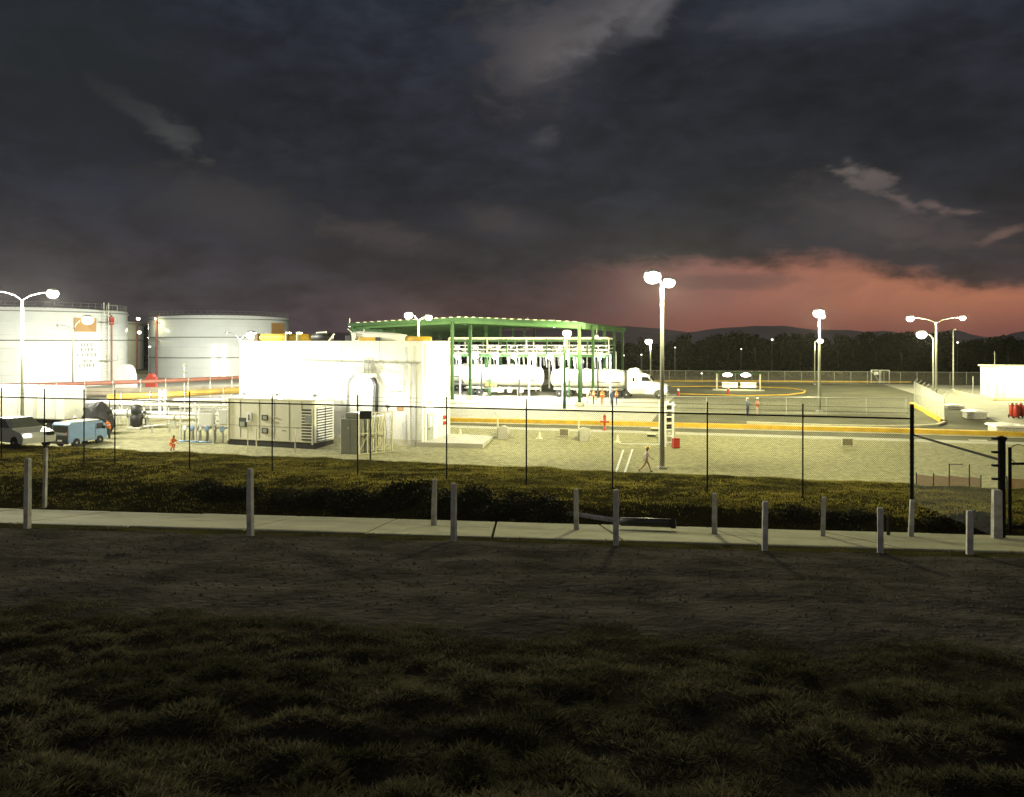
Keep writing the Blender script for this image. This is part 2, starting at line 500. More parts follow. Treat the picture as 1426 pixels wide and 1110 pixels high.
HPX = [-2000, 200, 625, 760, 850, 905, 950, 980, 1010, 1050, 1085, 1130, 1180, 1205, 1235, 1268, 1300, 1329, 1360, 1380, 1426, 1600, 2000]
HPY = [8, 8, 12, 16, 20, 18, 11, 14, 17, 20, 21, 17, 14, 12, 14, 9, 12, 16, 10, 5, 14, 20, 14]
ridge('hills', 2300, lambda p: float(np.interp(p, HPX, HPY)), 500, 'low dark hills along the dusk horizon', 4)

# ------------------------------------------------------------------ grass
def grass(name, pts, hmin, hmax, nb, spread, lean, m_, lab):
    """tufts: PTS n x 3; every blade a narrow two-part leaf"""
    n = len(pts); N = n * nb
    base = np.repeat(pts, nb, 0)
    a = rng.uniform(0, 2 * PI, N); r = spread * np.sqrt(rng.uniform(0, 1, N))
    b = base + np.stack([np.cos(a) * r, np.sin(a) * r, np.full(N, -.02)], 1)
    hs = np.repeat(rng.uniform(hmin, hmax, n), nb) * rng.uniform(.6, 1.1, N)
    la = a + rng.normal(0, .6, N); ln = hs * lean * rng.uniform(.3, 1.2, N)
    tip = b + np.stack([np.cos(la) * ln, np.sin(la) * ln, hs], 1)
    mid = b + (tip - b) * np.array([.35, .35, .62])
    wa = rng.uniform(0, PI, N); w = np.stack([np.cos(wa), np.sin(wa), np.zeros(N)], 1) * (hs * .045 + .004)[:, None]
    V = np.stack([b - w, b + w, mid + w * .8, mid - w * .8, tip], 1).reshape(-1, 3)
    i5 = np.arange(N) * 5
    me = bpy.data.meshes.new(name)
    me.vertices.add(N * 5); me.vertices.foreach_set('co', V.ravel())
    lo = np.stack([i5, i5 + 1, i5 + 2, i5 + 3, i5 + 3, i5 + 2, i5 + 4], 1).ravel()
    me.loops.add(N * 7); me.loops.foreach_set('vertex_index', lo)
    me.polygons.add(N * 2)
    st = np.stack([np.arange(N) * 7, np.arange(N) * 7 + 4], 1).ravel()
    me.polygons.foreach_set('loop_start', st); me.update(); me.validate()
    me.materials.append(m_)
    o = bpy.data.objects.new(name, me); COL.objects.link(o)
    return tag(o, lab, 'grass', None, 'stuff')


def scatter(n, v0, v1, uw, keep):
    v = rng.uniform(v0, v1, n * 3); u = rng.uniform(-uw, uw, n * 3)
    X = u * v; Y = v - kv(v) * X
    k = keep(X, Y, v) > rng.uniform(0, 1, n * 3)
    X, Y, v = X[k][:n], Y[k][:n], v[k][:n]
    return np.stack([X, Y, fz(v) + bump_at(X, Y, v)], 1)


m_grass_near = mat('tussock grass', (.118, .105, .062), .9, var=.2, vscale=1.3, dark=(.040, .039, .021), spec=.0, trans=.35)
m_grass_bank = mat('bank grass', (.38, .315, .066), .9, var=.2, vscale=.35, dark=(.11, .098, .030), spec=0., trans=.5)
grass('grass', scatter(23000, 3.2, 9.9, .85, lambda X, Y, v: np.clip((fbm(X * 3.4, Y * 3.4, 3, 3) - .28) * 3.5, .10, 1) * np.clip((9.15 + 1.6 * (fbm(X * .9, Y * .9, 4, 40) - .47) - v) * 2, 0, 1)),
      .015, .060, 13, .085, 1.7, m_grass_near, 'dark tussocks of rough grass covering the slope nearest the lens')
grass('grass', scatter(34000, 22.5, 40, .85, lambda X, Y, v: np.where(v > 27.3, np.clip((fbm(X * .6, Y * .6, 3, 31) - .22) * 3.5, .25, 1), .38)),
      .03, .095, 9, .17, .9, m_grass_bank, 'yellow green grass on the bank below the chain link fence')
grass('weeds', scatter(1700, 9.5, 17.4, .85, lambda X, Y, v: .6 * np.clip((fbm(X * .8, Y * .8, 3, 77) - .5) * 3, 0, 1) + .5 * (v > 16.5 + .5 * fbm(X * .7, Y * .7, 2, 5))),
      .03, .09, 6, .09, 1.0, m_grass_near, 'sparse weeds on the dirt track')

# pebbles and clods on the track
cl = scatter(2600, 9.4, 17.0, .8, lambda X, Y, v: .4 + 0 * X)
vs = []; fs = []; q = random.Random(3)
for i, (x, y, z) in enumerate(cl.tolist()):
    r = q.uniform(.008, .035); o_ = len(vs)
    vs += [(x + r * math.cos(a) * q.uniform(.7, 1.2), y + r * math.sin(a) * q.uniform(.7, 1.2), z - .004) for a in (0, 1.26, 2.5, 3.8, 5.0)] + [(x + q.uniform(-.3, .3) * r, y, z + r * q.uniform(.5, .9))]
    fs += [(o_ + k, o_ + (k + 1) % 5, o_ + 5) for k in range(5)]
o = MB().add(vs, fs).build('pebbles', mat('pebble', (.13, .115, .10), .95, spec=0.)); tag(o, 'small clods and pebbles strewn over the dirt track', 'pebbles', None, 'stuff')

# ------------------------------------------------------------------ shared finishes
m_wall = mat('cream render', (.82, .80, .70), .8, var=.05, vscale=.7, bump=.05)
m_white = mat('white paint', (.80, .80, .76), .35, var=.03, vscale=.8)
m_tank = mat('tank paint', (.76, .80, .80), .22, var=.03, vscale=.25)
m_seam = mat('weld seam', (.58, .60, .58), .5)
m_joint = mat('facade joint', (.70, .68, .59), .8)
m_rib = mat('tank girder', (.16, .17, .16), .6)
m_grey = mat('grey paint', (.30, .31, .27), .5, var=.06)
m_beige = mat('generator paint', (.72, .69, .54), .5, var=.04, vscale=.9)
m_dark = mat('dark steel', (.02, .02, .02), .5, var=.1)
m_black = mat('black rubber', (.015, .015, .016), .8, var=.1)
m_fence = mat('black fence steel', (.012, .012, .011), .9, var=.15, spec=.08)
m_pole = mat('lamp pole paint', (.30, .30, .25), .7, var=.08, spec=.2)
m_galv = mat('galvanised steel', (.50, .50, .45), .4, .35, var=.08, vscale=2)
m_green = mat('green steel', (.036, .085, .028), .7, var=.10, vscale=.8, dark=(.024, .06, .02), spec=.2)
m_groof = mat('green roof sheet', (.022, .058, .022), .7, var=.12, vscale=.5, dark=(.013, .036, .014), spec=.2)
m_yellow = mat('yellow paint', (.64, .40, .035), .7, var=.12, vscale=1.2, dark=(.46, .29, .03))
m_pipe_y = mat('yellow pipe paint', (.46, .30, .07), .6, var=.15, vscale=.8)
m_cream = mat('pale kerb', (.62, .58, .42), .8, var=.1)
m_red = mat('red paint', (.42, .035, .02), .5, var=.1)
m_rust = mat('red oxide pipe', (.33, .13, .09), .6, var=.12, vscale=.6)
m_orange = mat('orange panel', (.42, .24, .075), .5, var=.06)
m_blue = mat('blue truck paint', (.19, .31, .50), .5, var=.07)
m_navy = mat('dark blue cloth', (.03, .045, .11), .9)
m_cloth = mat('pale cloth', (.52, .42, .36), .9)
m_hivis = mat('orange vest', (.75, .17, .03), .8)
m_skin = mat('skin', (.30, .16, .10), .6)
m_hair = mat('hair', (.015, .012, .01), .8)
m_glass = mat('dark glass', (.02, .022, .025), .08)
m_post = mat('weathered concrete', (.62, .60, .55), .9, var=.2, vscale=5, bump=.6, bscale=40, dark=(.36, .34, .30))
m_tyre = m_black
m_rim = mat('wheel alloy', (.55, .55, .53), .3, .6)
m_louvre = mat('louvre dark', (.06, .06, .05), .7)  # one dark tone for vent backs, seams and wheel arches
m_leaf = mat('tree leaf', (.011, .013, .006), .9, var=.25, vscale=.5, spec=.1)
m_bark = mat('bark', (.035, .028, .02), .95)
m_shrub = mat('shrub leaf', (.050, .048, .020), .9, var=.25, vscale=2.0, spec=.1, dark=(.022, .024, .010))
m_lens = emis('lamp lens', (1, .95, .78), 9.0)
m_lens2 = emis('far lamp lens', (1, .95, .82), 4.0)
m_wire_d = chainlink('black chain link', (.02, .02, .018), .07, .13)
m_wire_l = chainlink('pale chain link', (.5, .49, .42), .09, .07)
m_wire_c = chainlink('close pale mesh', (.62, .62, .55), .09, .34)
m_wire_f = chainlink('dull chain link', (.14, .13, .10), .09, .16)

# ------------------------------------------------------------------ lamp posts
LK = 2.6


def lamp_post(base, height, arms, label, r=.09, post_mat=None, group='floodlight posts around the yard', rz=0., lcol=LAMP):
    """ARMS: (reach along the arm, rise of the arm, lens radius, watts) - heads hang on curved arms from the pole top"""
    t = thing('lamp_post', label, 'lamp post', base, rz, group)
    pm = post_mat or m_pole
    p = MB().pipe([(0, 0, -.1), (0, 0, height * .5), (0, 0, height)], [r * 1.25, r, r * .72], 10); p.build('pole', pm, t, smooth=True)
    MB().bbox((0, 0, .06), (r * 4, r * 4, .22), .03).build('base_plate', m_post, t)
    for dx, rise, lr, wt in arms:
        sg = 1 if dx > 0 else -1
        MB().pipe([(0, 0, height - .05), (dx * .25, 0, height + rise * .55), (dx * .6, 0, height + rise * .9), (dx - sg * lr * .5, 0, height + rise)], r * .45, 6).build('arm', pm, t, smooth=True)
        hz = height + rise
        hd = MB().lathe([(lr * .80, lr * .42), (lr * .62, lr * .70), (lr * .25, lr * .86)], 14)
        for i, q in enumerate(hd.v): hd.v[i] = (q[0] * 1.2 + dx, q[1] * .9, q[2] + hz - lr * .3)
        h = hd.build('lamp_head', m_galv, t, smooth=True)
        ln = MB().ball((dx, 0, hz - .3 * lr), (lr * .98, lr * .9, lr * .82), 18)  # lens ball larger than a real one, its size standing in for bloom
        ln.build('lens', m_lens if wt else m_grey, h, smooth=True)
        if wt: point_light('lamp_light', h, (dx, 0, hz - lr * 1.4), wt * LK, .25, lcol, True)
    return t


def post_at(px, top_y, Y, arms, label, **k):
    b = on((px - CX) / F * Y, Y); return lamp_post(b, A(px, top_y, Y).z - b.z, arms, label, **k)

# ------------------------------------------------------------------ storage tanks
def tank(px, top_y, Y, rad, label, ribs, seed=1):
    X = (px - CX) / F * Y; g = gz(X, Y); H = A(px, top_y, Y - rad).z - g
    t = thing('storage_tank', label, 'tank', (X, Y, g), 0, 'white storage tanks')
    MB().lathe([(rad + .1, -.2), (rad, .3), (rad, H * .5), (rad, H)], 96).build('shell', m_tank, t, smooth=True)
    MB().lathe([(rad - .1, H), (rad * .5, H + .5), (.1, H + .9)], 64).build('roof', m_tank, t, smooth=True)
    for z in ribs:
        MB().lathe([(rad, H * z - .09), (rad + .25, H * z - .09), (rad + .25, H * z + .07), (rad, H * z + .07)], 96).build('wind_girder', m_rib, t)
    for k in range(1, 6):
        if min(abs(k / 6 - z) for z in ribs) > .05: MB().lathe([(rad, H * k / 6 - .025), (rad + .012, H * k / 6 - .02), (rad + .012, H * k / 6 + .02), (rad, H * k / 6 + .025)], 96).build('weld_seam', m_seam, t)
    rl = MB(); n = 72
    for zz in (.5, 1.05):
        rl.pipe([((rad - .2) * math.cos(2 * PI * k / n), (rad - .2) * math.sin(2 * PI * k / n), H + zz) for k in range(n + 1)], .028, 4)
    for k in range(n): rl.box(((rad - .2) * math.cos(2 * PI * k / n), (rad - .2) * math.sin(2 * PI * k / n), H + .5), (.05, .05, 1.1))
    rl.build('railing', m_rib, t)
    return t, H, g


def on_tank(t, rad, px, up):
    """a frame on the shell where a photo column meets it: (local centre, outward angle)"""
    X, Y = t.location.x, t.location.y; u = (px - CX) / F
    a = 1 + u * u; b = -2 * (u * X + Y); c = X * X + Y * Y - rad * rad
    d = max(b * b - 4 * a * c, 0); y = (-b - math.sqrt(d)) / (2 * a)
    p = Vector((u * y - X, y - Y, up)); return p, math.atan2(p.y, p.x)


t1, H1, g1 = tank(38, 428, 142, 16.0, 'large white storage tank with rows of faded markings beside an orange plate', [.60, .965], 1)
t2, H2, g2 = tank(307, 440, 178, 14.6, 'white storage tank partly hidden by the cream building', [.33, .66, .955], 2)
t3, H3, g3 = tank(100, 446, 214, 17.4, 'white storage tank half hidden behind the large marked tank', [.62, .955], 3)
m_mark = mat('faded lettering', (.22, .24, .23), .8)


def plate(t, rad, px, zc, w, h, m_, name):
    p, a = on_tank(t, rad + .12, px, zc)
    return MB().bbox((0, 0, 0), (.10, w, h), .02).build(name, m_, t, p, a)


plate(t1, 16.0, 119, H1 * .80, 3.9, 2.3, m_orange, 'number_plate')
plate(t2, 14.6, 387, H2 * .80, 4.6, 2.6, m_orange, 'number_plate')
# rows of faded, unreadable characters on the tank
for r_, (zz, wd) in enumerate(((.54, 4), (.475, 4), (.41, 6), (.33, 3), (.27, 5))):
    p, a = on_tank(t1, 16.03, 121, H1 * zz)
    for i in range(wd):
        yy = (i - (wd - 1) / 2) * .62; q = random.Random(r_ * 9 + i); mk = MB().box((0, q.choice((-.16, 0, .16)), 0), (.05, .09, .5))
        for z in q.sample((-.2, 0, .2), 2): mk.box((.004, 0, z), (.05, .36, .09))
        d = Vector((-math.sin(a), math.cos(a), 0)) * yy
        mk.build('letter', m_mark, t1, p + d, a)
# ladder tower with landings and fire pipe up the tank side
p, a = on_tank(t1, 16.5, 148, 0)
lb = MB()
for s_ in (-.55, .55): lb.pipe([(0, s_, -.2), (0, s_, H1 + 1.3)], .07, 6)
for k in range(26): lb.box((0, 0, .4 + k * H1 / 26), (.06, 1.1, .06))
for zz in (.33, .83, .99): lb.box((.5, 0, H1 * zz), (1.6, 2.6, .09)); lb.box((1.2, 0, H1 * zz + .9), (.05, 2.6, .05)); lb.box((1.2, 1.28, H1 * zz + .45), (.05, .05, .9)); lb.box((1.2, -1.28, H1 * zz + .45), (.05, .05, .9))
ld = lb.build('ladder', m_galv, t1, p, a)
MB().pipe([(.2, 1.0, -.2), (.2, 1.0, H1 * .93), (-.7, 1.0, H1 * .97)], .16, 8).build('fire_pipe', m_rust, t1, p, a)
MB().bbox((.3, .9, H1 * .86), (.5, .7, 1.4), .05).build('foam_box', m_red, t1, p, a)
p, a = on_tank(t2, 14.75, 219, 0)
lb = MB(); lb.pipe([(.2, 0, -.2), (.2, 0, H2 * .98), (-.4, 0, H2 + .2)], .17, 8); lb.box((.3, 0, H2 * .9), (.9, 1.5, .08)); lb.box((.3, 0, H2 * .6), (.9, 1.5, .08))
lb.build('fire_pipe', m_rust, t2, p, a)
p, a = on_tank(t3, 17.5, 189, 0)
MB().pipe([(.3, 0, -.2), (.3, 0, H3 * .98), (-.4, 0, H3 + .2)], .2, 8).build('fire_pipe', m_rust, t3, p, a)
# white shade tent like cover at the tank foot
q = A(176, 529, 118); b = on(q.x, q.y)
tt = thing('valve_shelter', 'white domed valve shelter at the foot of the large tank', 'shelter', b)
sh = MB(); pts = []
for k in range(9):
    a_ = PI * k / 8; pts.append((1.2 * math.cos(a_), .2 + 4.0 * max(0, math.sin(a_)) ** .55))
sh.prism([(x, z) for x, z in pts], -.9, .9); sh.build('cover', m_white, tt)
MB().box((0, 0, .1), (2.8, 2.2, .2)).build('plinth', m_conc, tt)

# ------------------------------------------------------------------ dike wall and pipes in front of the tanks
def pipe_run(name, label, cat, pts, r, m_, sup=0, m_s=None):
    t = thing(name, label, cat, (pts[0].x, pts[0].y, gz(pts[0].x, pts[0].y)))
    o = Vector(t.location); L = [Vector(p) - o for p in pts]
    MB().pipe(L, r, 10).build('pipe', m_, t, smooth=True)
    for k in range(sup):
        f = (k + .5) / sup; i = min(int(f * (len(L) - 1)), len(L) - 2); p = L[i].lerp(L[i + 1], f * (len(L) - 1) - i)
        gl = gz(p.x + o.x, p.y + o.y) - o.z
        if p.z - r - gl > .05: MB().box((p.x, p.y, (p.z - r + gl) / 2), (.14, .14, p.z - r - gl + .02)).build('support', m_s or m_galv, t)
        fl = MB(); dr = (L[i + 1] - L[i]).normalized(); fl.lathe([(r * 1.5, -.05), (r * 1.5, .05)], 12, p, dr.to_track_quat('Z', 'Y').to_matrix()); fl.build('flange', m_s or m_galv, t)
    return t


wl = MB()
w0, w1 = A(-140, 560, 112), A(345, 545, 112); w0 = on(w0.x, 104); w1 = on(w1.x, 118)
L_ = (w1 - w0); ang = math.atan2(L_.y, L_.x)
MB().bbox((L_.length / 2, 0, .85), (L_.length, .35, 1.9), .05).build('dike_wall', mat('dike concrete', (.46, .40, .31), .9, var=.12, vscale=.5), None, w0, ang)
tag(bpy.data.objects['dike_wall'], 'low pale concrete dike wall in front of the white tanks', 'wall')
pipe_run('fire_water_pipe', 'long red oxide pipe running along the top of the dike wall', 'pipe', [A(-150, 539, 101), A(60, 536, 103), A(215, 531, 106), A(338, 525.5, 110)], .26, m_rust, 12)
pipe_run('product_pipe', 'thick yellow pipe sagging below the red oxide pipe', 'pipe', [A(150, 553, 92), A(230, 550, 93), A(337, 543, 96)], .36, m_pipe_y, 4)
pipe_run('product_pipe', 'long white pipe just under the thick yellow pipe', 'pipe', [A(120, 560, 88), A(334, 555.5, 92)], .17, m_white, 5)
pipe_run('product_pipe', 'cream pipe on short stands between the white pipes', 'pipe', [A(150, 562, 84), A(320, 566, 84)], .17, m_cream, 5)
pipe_run('product_pipe', 'fat white pipe behind the blue van', 'pipe', [A(122, 575, 82), A(190, 575, 82)], .34, m_white, 3)
pipe_run('product_pipe', 'thin white pipe leading to the framed manifold', 'pipe', [A(188, 574, 81), A(310, 578, 80)], .15, m_white, 4)
pipe_run('product_pipe', 'lower cream pipe leading to the framed manifold', 'pipe', [A(188, 580, 80.5), A(300, 584, 79)], .2, m_cream, 3)
pipe_run('handrail_pipe', 'slanting white rail beside the pipe stands', 'rail', [A(200, 594, 77), A(248, 589, 77.5)], .05, m_white, 2)
q = on(*A(190, 585, 80).xy)
t = thing('pump_set', 'dark vertical pump between the white pipes', 'pump', q)
MB().lathe([(.35, 0), (.35, .3), (.55, .35), (.6, 1.3), (.4, 1.5), (.5, 1.6), (.5, 2.3), (.2, 2.45)], 14).build('motor', m_dark, t, smooth=True)
MB().bbox((0, 0, .1), (1.4, 1.4, .25), .04).build('plinth', m_conc, t)
q = on(*A(232, 550, 90).xy)
t = thing('valve_post', 'pair of short white valve posts standing against the yellow pipe', 'valve', q)
for s_ in (-.28, .28): MB().lathe([(.16, 0), (.16, A(232, 542, 90).z - q.z - .2), (.2, A(232, 542, 90).z - q.z)], 10, (s_, -1.0, 0)).build('post', m_white, t)
MB().box((0, -1.0, A(232, 548, 90).z - q.z), (.5, .1, .5)).build('bracket', m_white, t)
q = on(*A(240, 522, 108).xy)
t = thing('monitor_post', 'white post with small dark box in front of the second tank', 'post', q)
zt = A(259, 508, 108).z - q.z
MB().pipe([(1.6, 0, 0), (1.6, 0, zt)], .06, 6).build('pole', m_white, t); MB().bbox((1.6, 0, zt), (.6, .3, .5), .04).build('box', m_grey, t); MB().bbox((1.6, 0, zt - 1.0), (.5, .3, .3), .04).build('box', m_grey, t)
# red hose reel box
q = on(*A(211, 521, 122).xy)
t = thing('hydrant_box', 'red fire box standing between the two tanks', 'box', q)
MB().bbox((0, 0, 1.4), (1.6, .8, 1.5), .05).build('cabinet', m_red, t); MB().box((0, 0, .3), (.8, .5, .7)).build('stand', m_grey, t)
MB().lathe([(.5, -.5), (.5, .5)], 12, (0, 0, 2.2), Matrix.Rotation(PI / 2, 3, 'X')).build('reel', m_red, t)

# framed manifold with many small valves
mo = G(285, 617); t = thing('valve_manifold', 'white framed manifold with rows of valves beside the generator', 'manifold', mo, SITE)
fr = MB(); Wd, Ht, Dp = 5.0, 3.2, 2.6
for x in (-Wd / 2, -.9, .9, Wd / 2):
    for y in (0, Dp): fr.box((x, y, Ht / 2), (.11, .11, Ht))
for y in (0, Dp):
    for z in (Ht - .06, Ht * .52): fr.box((0, y, z), (Wd + .3, .10, .12))
for x in (-Wd / 2, Wd / 2): fr.box((x, Dp / 2, Ht - .06), (.1, Dp, .1))
fr.build('frame', m_white, t)
for i in range(7):
    x = -Wd / 2 + .25 + i * .78
    MB().pipe([(x, 1.4, 0), (x, 1.4, 1.2), (x, .6, 1.35), (x, .2, 1.0), (x, .2, 0)], .09, 8).build('valve_pipe', m_white if i % 3 else m_grey, t, smooth=True)
    w_ = MB(); w_.lathe([(.24, -.03), (.28, 0), (.24, .03)], 12, (x, .2, 1.25), Matrix.Rotation(R(70), 3, 'X')); w_.build('handwheel', m_blue if i % 2 else m_galv, t)
MB().bbox((.15, -.08, Ht * .66), (1.35, .06, 1.1), .02).build('sign_panel', m_white, t)
MB().bbox((2.0, -.08, Ht * .74), (.85, .3, 1.3), .03).build('sign_panel', m_white, t)
for i in range(3):
    MB().pipe([(-2.3 + i, -.5, .15), (-1.6 + i, -.8, .2), (-.9 + i, -.5, .15)], .08, 6).build('hose', m_blue, t, smooth=True)
# gantry rails right of the pump
pipe_run('handrail_pipe', 'long slanting white rail in front of the manifold frame', 'rail', [A(250, 597, 74.5), A(313, 591, 75)], .06, m_white, 2)

# ------------------------------------------------------------------ cream equipment building
def dirhit(P, d, px):
    u = (px - CX) / F; return (u * P.y - P.x) / (d.x - u * d.y)


B0 = G(588, 621.5)
bA = R(-18.5); bL = Vector((-math.cos(bA), -math.sin(bA), 0)); bD = Vector((-math.sin(bA), math.cos(bA), 0))
BW = dirhit(B0, bL, 333); BD = dirhit(B0, bD, 627)
BH = A(588, 476.5, B0.y).z - B0.z
t = thing('equipment_building', 'cream flat roofed equipment building with burned out white walls', 'building', B0, bA)
BB = t                                                            # local: x from -BW to 0, y from 0 to BD
wm = MB(); wm.bbox((-BW / 2, BD / 2, BH / 2 - .4), (BW, BD, BH + .8), .03); wm.build('wall', m_wall, t)
pm_ = MB()
for c, d in (((-BW / 2, .12, BH + .05), (BW + .1, .26, .10)), ((-BW / 2, BD - .12, BH + .05), (BW + .1, .26, .10)), ((-.12, BD / 2, BH + .05), (.26, BD - .5, .10)), ((-BW + .12, BD / 2, BH + .05), (.26, BD - .5, .10))): pm_.box(c, d)
pm_.build('parapet_cap', m_wall, t)
z_ = A(588, 505, B0.y).z - B0.z
cd = MB(); cd.pipe([(-BW * .62, -.06, z_ + .1), (-BW * .3, -.06, z_), (-.05, -.06, z_)], .035, 6)
for x in (-5.2, -3.9, -2.6, -1.2): cd.box((x, -.08, z_), (.5, .1, .14))
cd.build('conduit', m_grey, t)
MB().pipe([(-.55, -.07, .1), (-.55, -.07, z_)], .05, 6).build('downpipe', m_grey, t)
MB().pipe([(-1.1, -.07, .6), (-1.1, -.07, BH - .3)], .03, 6).build('downpipe', m_cream, t)
MB().pipe([(-3.0, -.06, BH * .52), (-1.7, -.06, BH * .52), (-1.7, -.06, BH * .78)], .03, 6).build('conduit', m_grey, t)
MB().pipe([(0.07, .3, .1), (.07, .3, BH - .1)], .04, 6).build('downpipe', m_cream, t)
lad = MB(); x0 = -5.0; zz = z_ - .9
for s_ in (-.4, 0, .4): lad.box((x0 + s_, -.14, zz + .4), (.06, .06, 1.5))
for k in range(4): lad.box((x0, -.12, zz - .2 + k * .42), (.9, .05, .05))
lad.build('cable_ladder', m_grey, t)
MB().pipe([(x0 + .5, -.1, z_ - .05), (x0 + 1.6, -.1, z_ - .75), (x0 + 2.9, -.1, z_ - .95)], .02, 5).build('cable', m_cream, t)
for f_ in (.22, .42, .62, .82): MB().box((-BW * f_, -.004, BH / 2), (.035, .02, BH - .1)).build('panel_joint', m_joint, t)
MB().box((-BW / 2, -.006, .25), (BW - .1, .02, .5)).build('base_course', m_cream, t)
# wall flood lamp beside the cable ladder and two pipes looping out of the wall
zl = A(505, 522, B0.y + 2).z - B0.z
MB().bbox((x0 - .1, -.5, zl), (1.7, .9, .32), .06).build('cable_tray', m_white, t)
MB().pipe([(x0 - .7, -.45, zl), (x0 - 1.15, -.5, zl - .02), (x0 - 1.6, -.55, zl - .35), (x0 - 1.75, -.6, zl - .8), (x0 - 1.75, -.6, 2.4)], .15, 8).build('cable_duct', m_grey, t, smooth=True)
MB().pipe([(x0 + .3, -.45, zl - .1), (x0 + .75, -.5, zl - .35), (x0 + 1.0, -.55, zl - .8), (x0 + 1.0, -.6, 2.4)], .15, 8).build('cable_duct', m_dark, t, smooth=True)
MB().pipe([(x0 + .1, -.45, zl - .15), (x0 + .5, -.5, zl - .4), (x0 + .7, -.55, zl - .9), (x0 + .7, -.6, 2.4)], .10, 8).build('cable_duct', m_grey, t, smooth=True)
dr = MB().bbox((.03, 0, 1.25), (.12, 1.25, 2.5), .02).build('door', m_grey, t, (0, BD * .26, .2))
MB().bbox((.06, .05, 1.75), (.10, .4, .9), .02).build('door_window', m_white, dr); MB().box((.12, -.45, 1.15), (.08, .12, .12)).build('handle', m_dark, dr)
MB().box((.04, BD * .26, 3.6), (.1, .28, .28)).build('warning_sign', m_orange, t)
for zz in (1.55, 2.05): MB().bbox((.12, BD * .74, zz), (.2, .34, .36), .05).build('alarm_box', m_red, t)
MB().bbox((-2.05, -.04, 3.15), (.62, .05, .4), .01).build('warning_sign', m_orange, t)
for x in (-3.0, -1.5): MB().pipe([(x, -.05, .2), (x, -.05, 2.6)], .025, 5).build('conduit', m_grey, t)
# concrete entrance slab
sl = [B0 + bL * .4 - bD * .35, G(672, 624.5), G(689, 608.5), B0 + bD * (BD + .3)]
zs = max(p.z for p in sl) + .12
mb = MB().slab([(p.x - B0.x, p.y - B0.y) for p in sl], -.6, zs - B0.z)
tag(mb.build('entrance_slab', m_conc, None, B0), 'bright concrete slab at the door of the cream building', 'slab')

# roof plant
def at_b(x, y, z): return B0 - bL * x + bD * y + Vector((0, 0, z))


xa, xb = -dirhit(B0 + bD * 2.5, bL, 358), -dirhit(B0 + bD * 2.5, bL, 468)
t = thing('roof_duct', 'yellow roof pipe with a dark hooded end above the building edge', 'duct', at_b(xa, 2.5, BH), bA)
Lx = xb - xa
MB().pipe([(.5, 0, .42), (Lx * .72, 0, .40)], .36, 12).build('pipe', m_yellow, t, smooth=True)
MB().bbox((.15, 0, .35), (.55, .8, .85), .08).build('end_box', mat('brown steel', (.16, .10, .04), .7), t)
MB().pipe([(Lx * .72, 0, .42), (Lx * .86, 0, .5), (Lx * .95, 0, .38)], [.42, .45, .3], 10).build('hood', m_dark, t, smooth=True)
MB().pipe([(Lx * .78, -.3, .85), (Lx * .90, -.3, .9)], .09, 6).build('lifting_bar', m_white, t)
MB().pipe([(Lx * .93, -.3, .05), (Lx, -.3, .75)], .09, 6).build('strut', m_white, t)
for f_ in (.42, .56): MB().box((Lx * f_, -.2, .45), (.10, .9, .95)).build('saddle', m_galv, t)
xa, xb = -dirhit(B0 + bD * 2.5, bL, 488), -dirhit(B0 + bD * 2.5, bL, 600)
t = thing('roof_duct', 'white and yellow tapering duct lying on the building roof', 'duct', at_b(xa, 2.5, BH), bA)
Lx = xb - xa
MB().pipe([(.2, 0, .62), (Lx * .12, 0, .6), (Lx * .55, 0, .44), (Lx * .70, 0, .36)], [.25, .42, .38, .30], 12).build('pipe', m_white, t, smooth=True)
MB().pipe([(Lx * .70, 0, .32), (Lx, 0, .24)], .24, 10).build('pipe', m_yellow, t, smooth=True)
MB().bbox((Lx * .26, -.5, .22), (Lx * .22, .3, .40), .04).build('band', m_yellow, t); MB().bbox((Lx * .38, -.5, .22), (.35, .32, .44), .04).build('band', m_dark, t)
MB().bbox((0, 0, .3), (.6, .9, .7), .06).build('end_box', m_dark, t)
MB().pipe([(-.1, -.3, 1.2), (.5, -.3, .7), (1.4, -.3, .65), (1.6, -.3, 1.15)], .05, 6).build('handrail', m_white, t)
MB().bbox((.62, -.1, .4), (.35, 1.0, .85), .05).build('end_box', m_white, t)

# generator container
g0, g1_ = G(316, 619), G(438, 626)
gd = (g1_ - g0); gA = math.atan2(gd.y, gd.x); GL = gd.xy.length
GH = A(438, 559.5, g1_.y).z - g1_.z
GDp = 3.0
t = thing('generator_container', 'beige generator container with slatted air vents', 'generator', g0, gA)
MB().bbox((GL / 2, GDp / 2, .1 + GH / 2 + .2), (GL, GDp, GH - .35), .06).build('body', m_beige, t)
MB().box((GL / 2, GDp / 2, .14), (GL * .99, GDp * .97, .6)).build('skid', m_dark, t)
MB().bbox((GL / 2, GDp / 2, GH + .05), (GL + .1, GDp + .1, .12), .03).build('roof', m_beige, t)
for x in (.16, .38, .55, .72, .86): MB().box((GL * x, -.01, .3 + GH / 2), (.03, .02, GH - .7)).build('door_seam', m_louvre, t)
MB().box((GL * .5, -.012, .3 + GH * .36), (GL * .98, .015, .025)).build('door_seam', m_louvre, t)
for zz in (.62, .34):
    w_ = MB().bbox((GL * .445, -.03, GH * zz), (.62, .08, .48), .02).build('window', m_louvre, t); MB().bbox((GL * .445 + .06, -.08, GH * zz), (.4, .06, .30), .01).build('pane', m_grey, w_)
w_ = MB().bbox((GL * .19, -.03, GH * .50), (.78, .08, .80), .02).build('control_panel', m_louvre, t); MB().bbox((GL * .19, -.08, GH * .46), (.5, .05, .42), .01).build('screen', m_grey, w_)
w_ = MB().bbox((GL * .265, -.05, GH * .62), (.55, .05, .85), .01).build('notice', m_white, t)
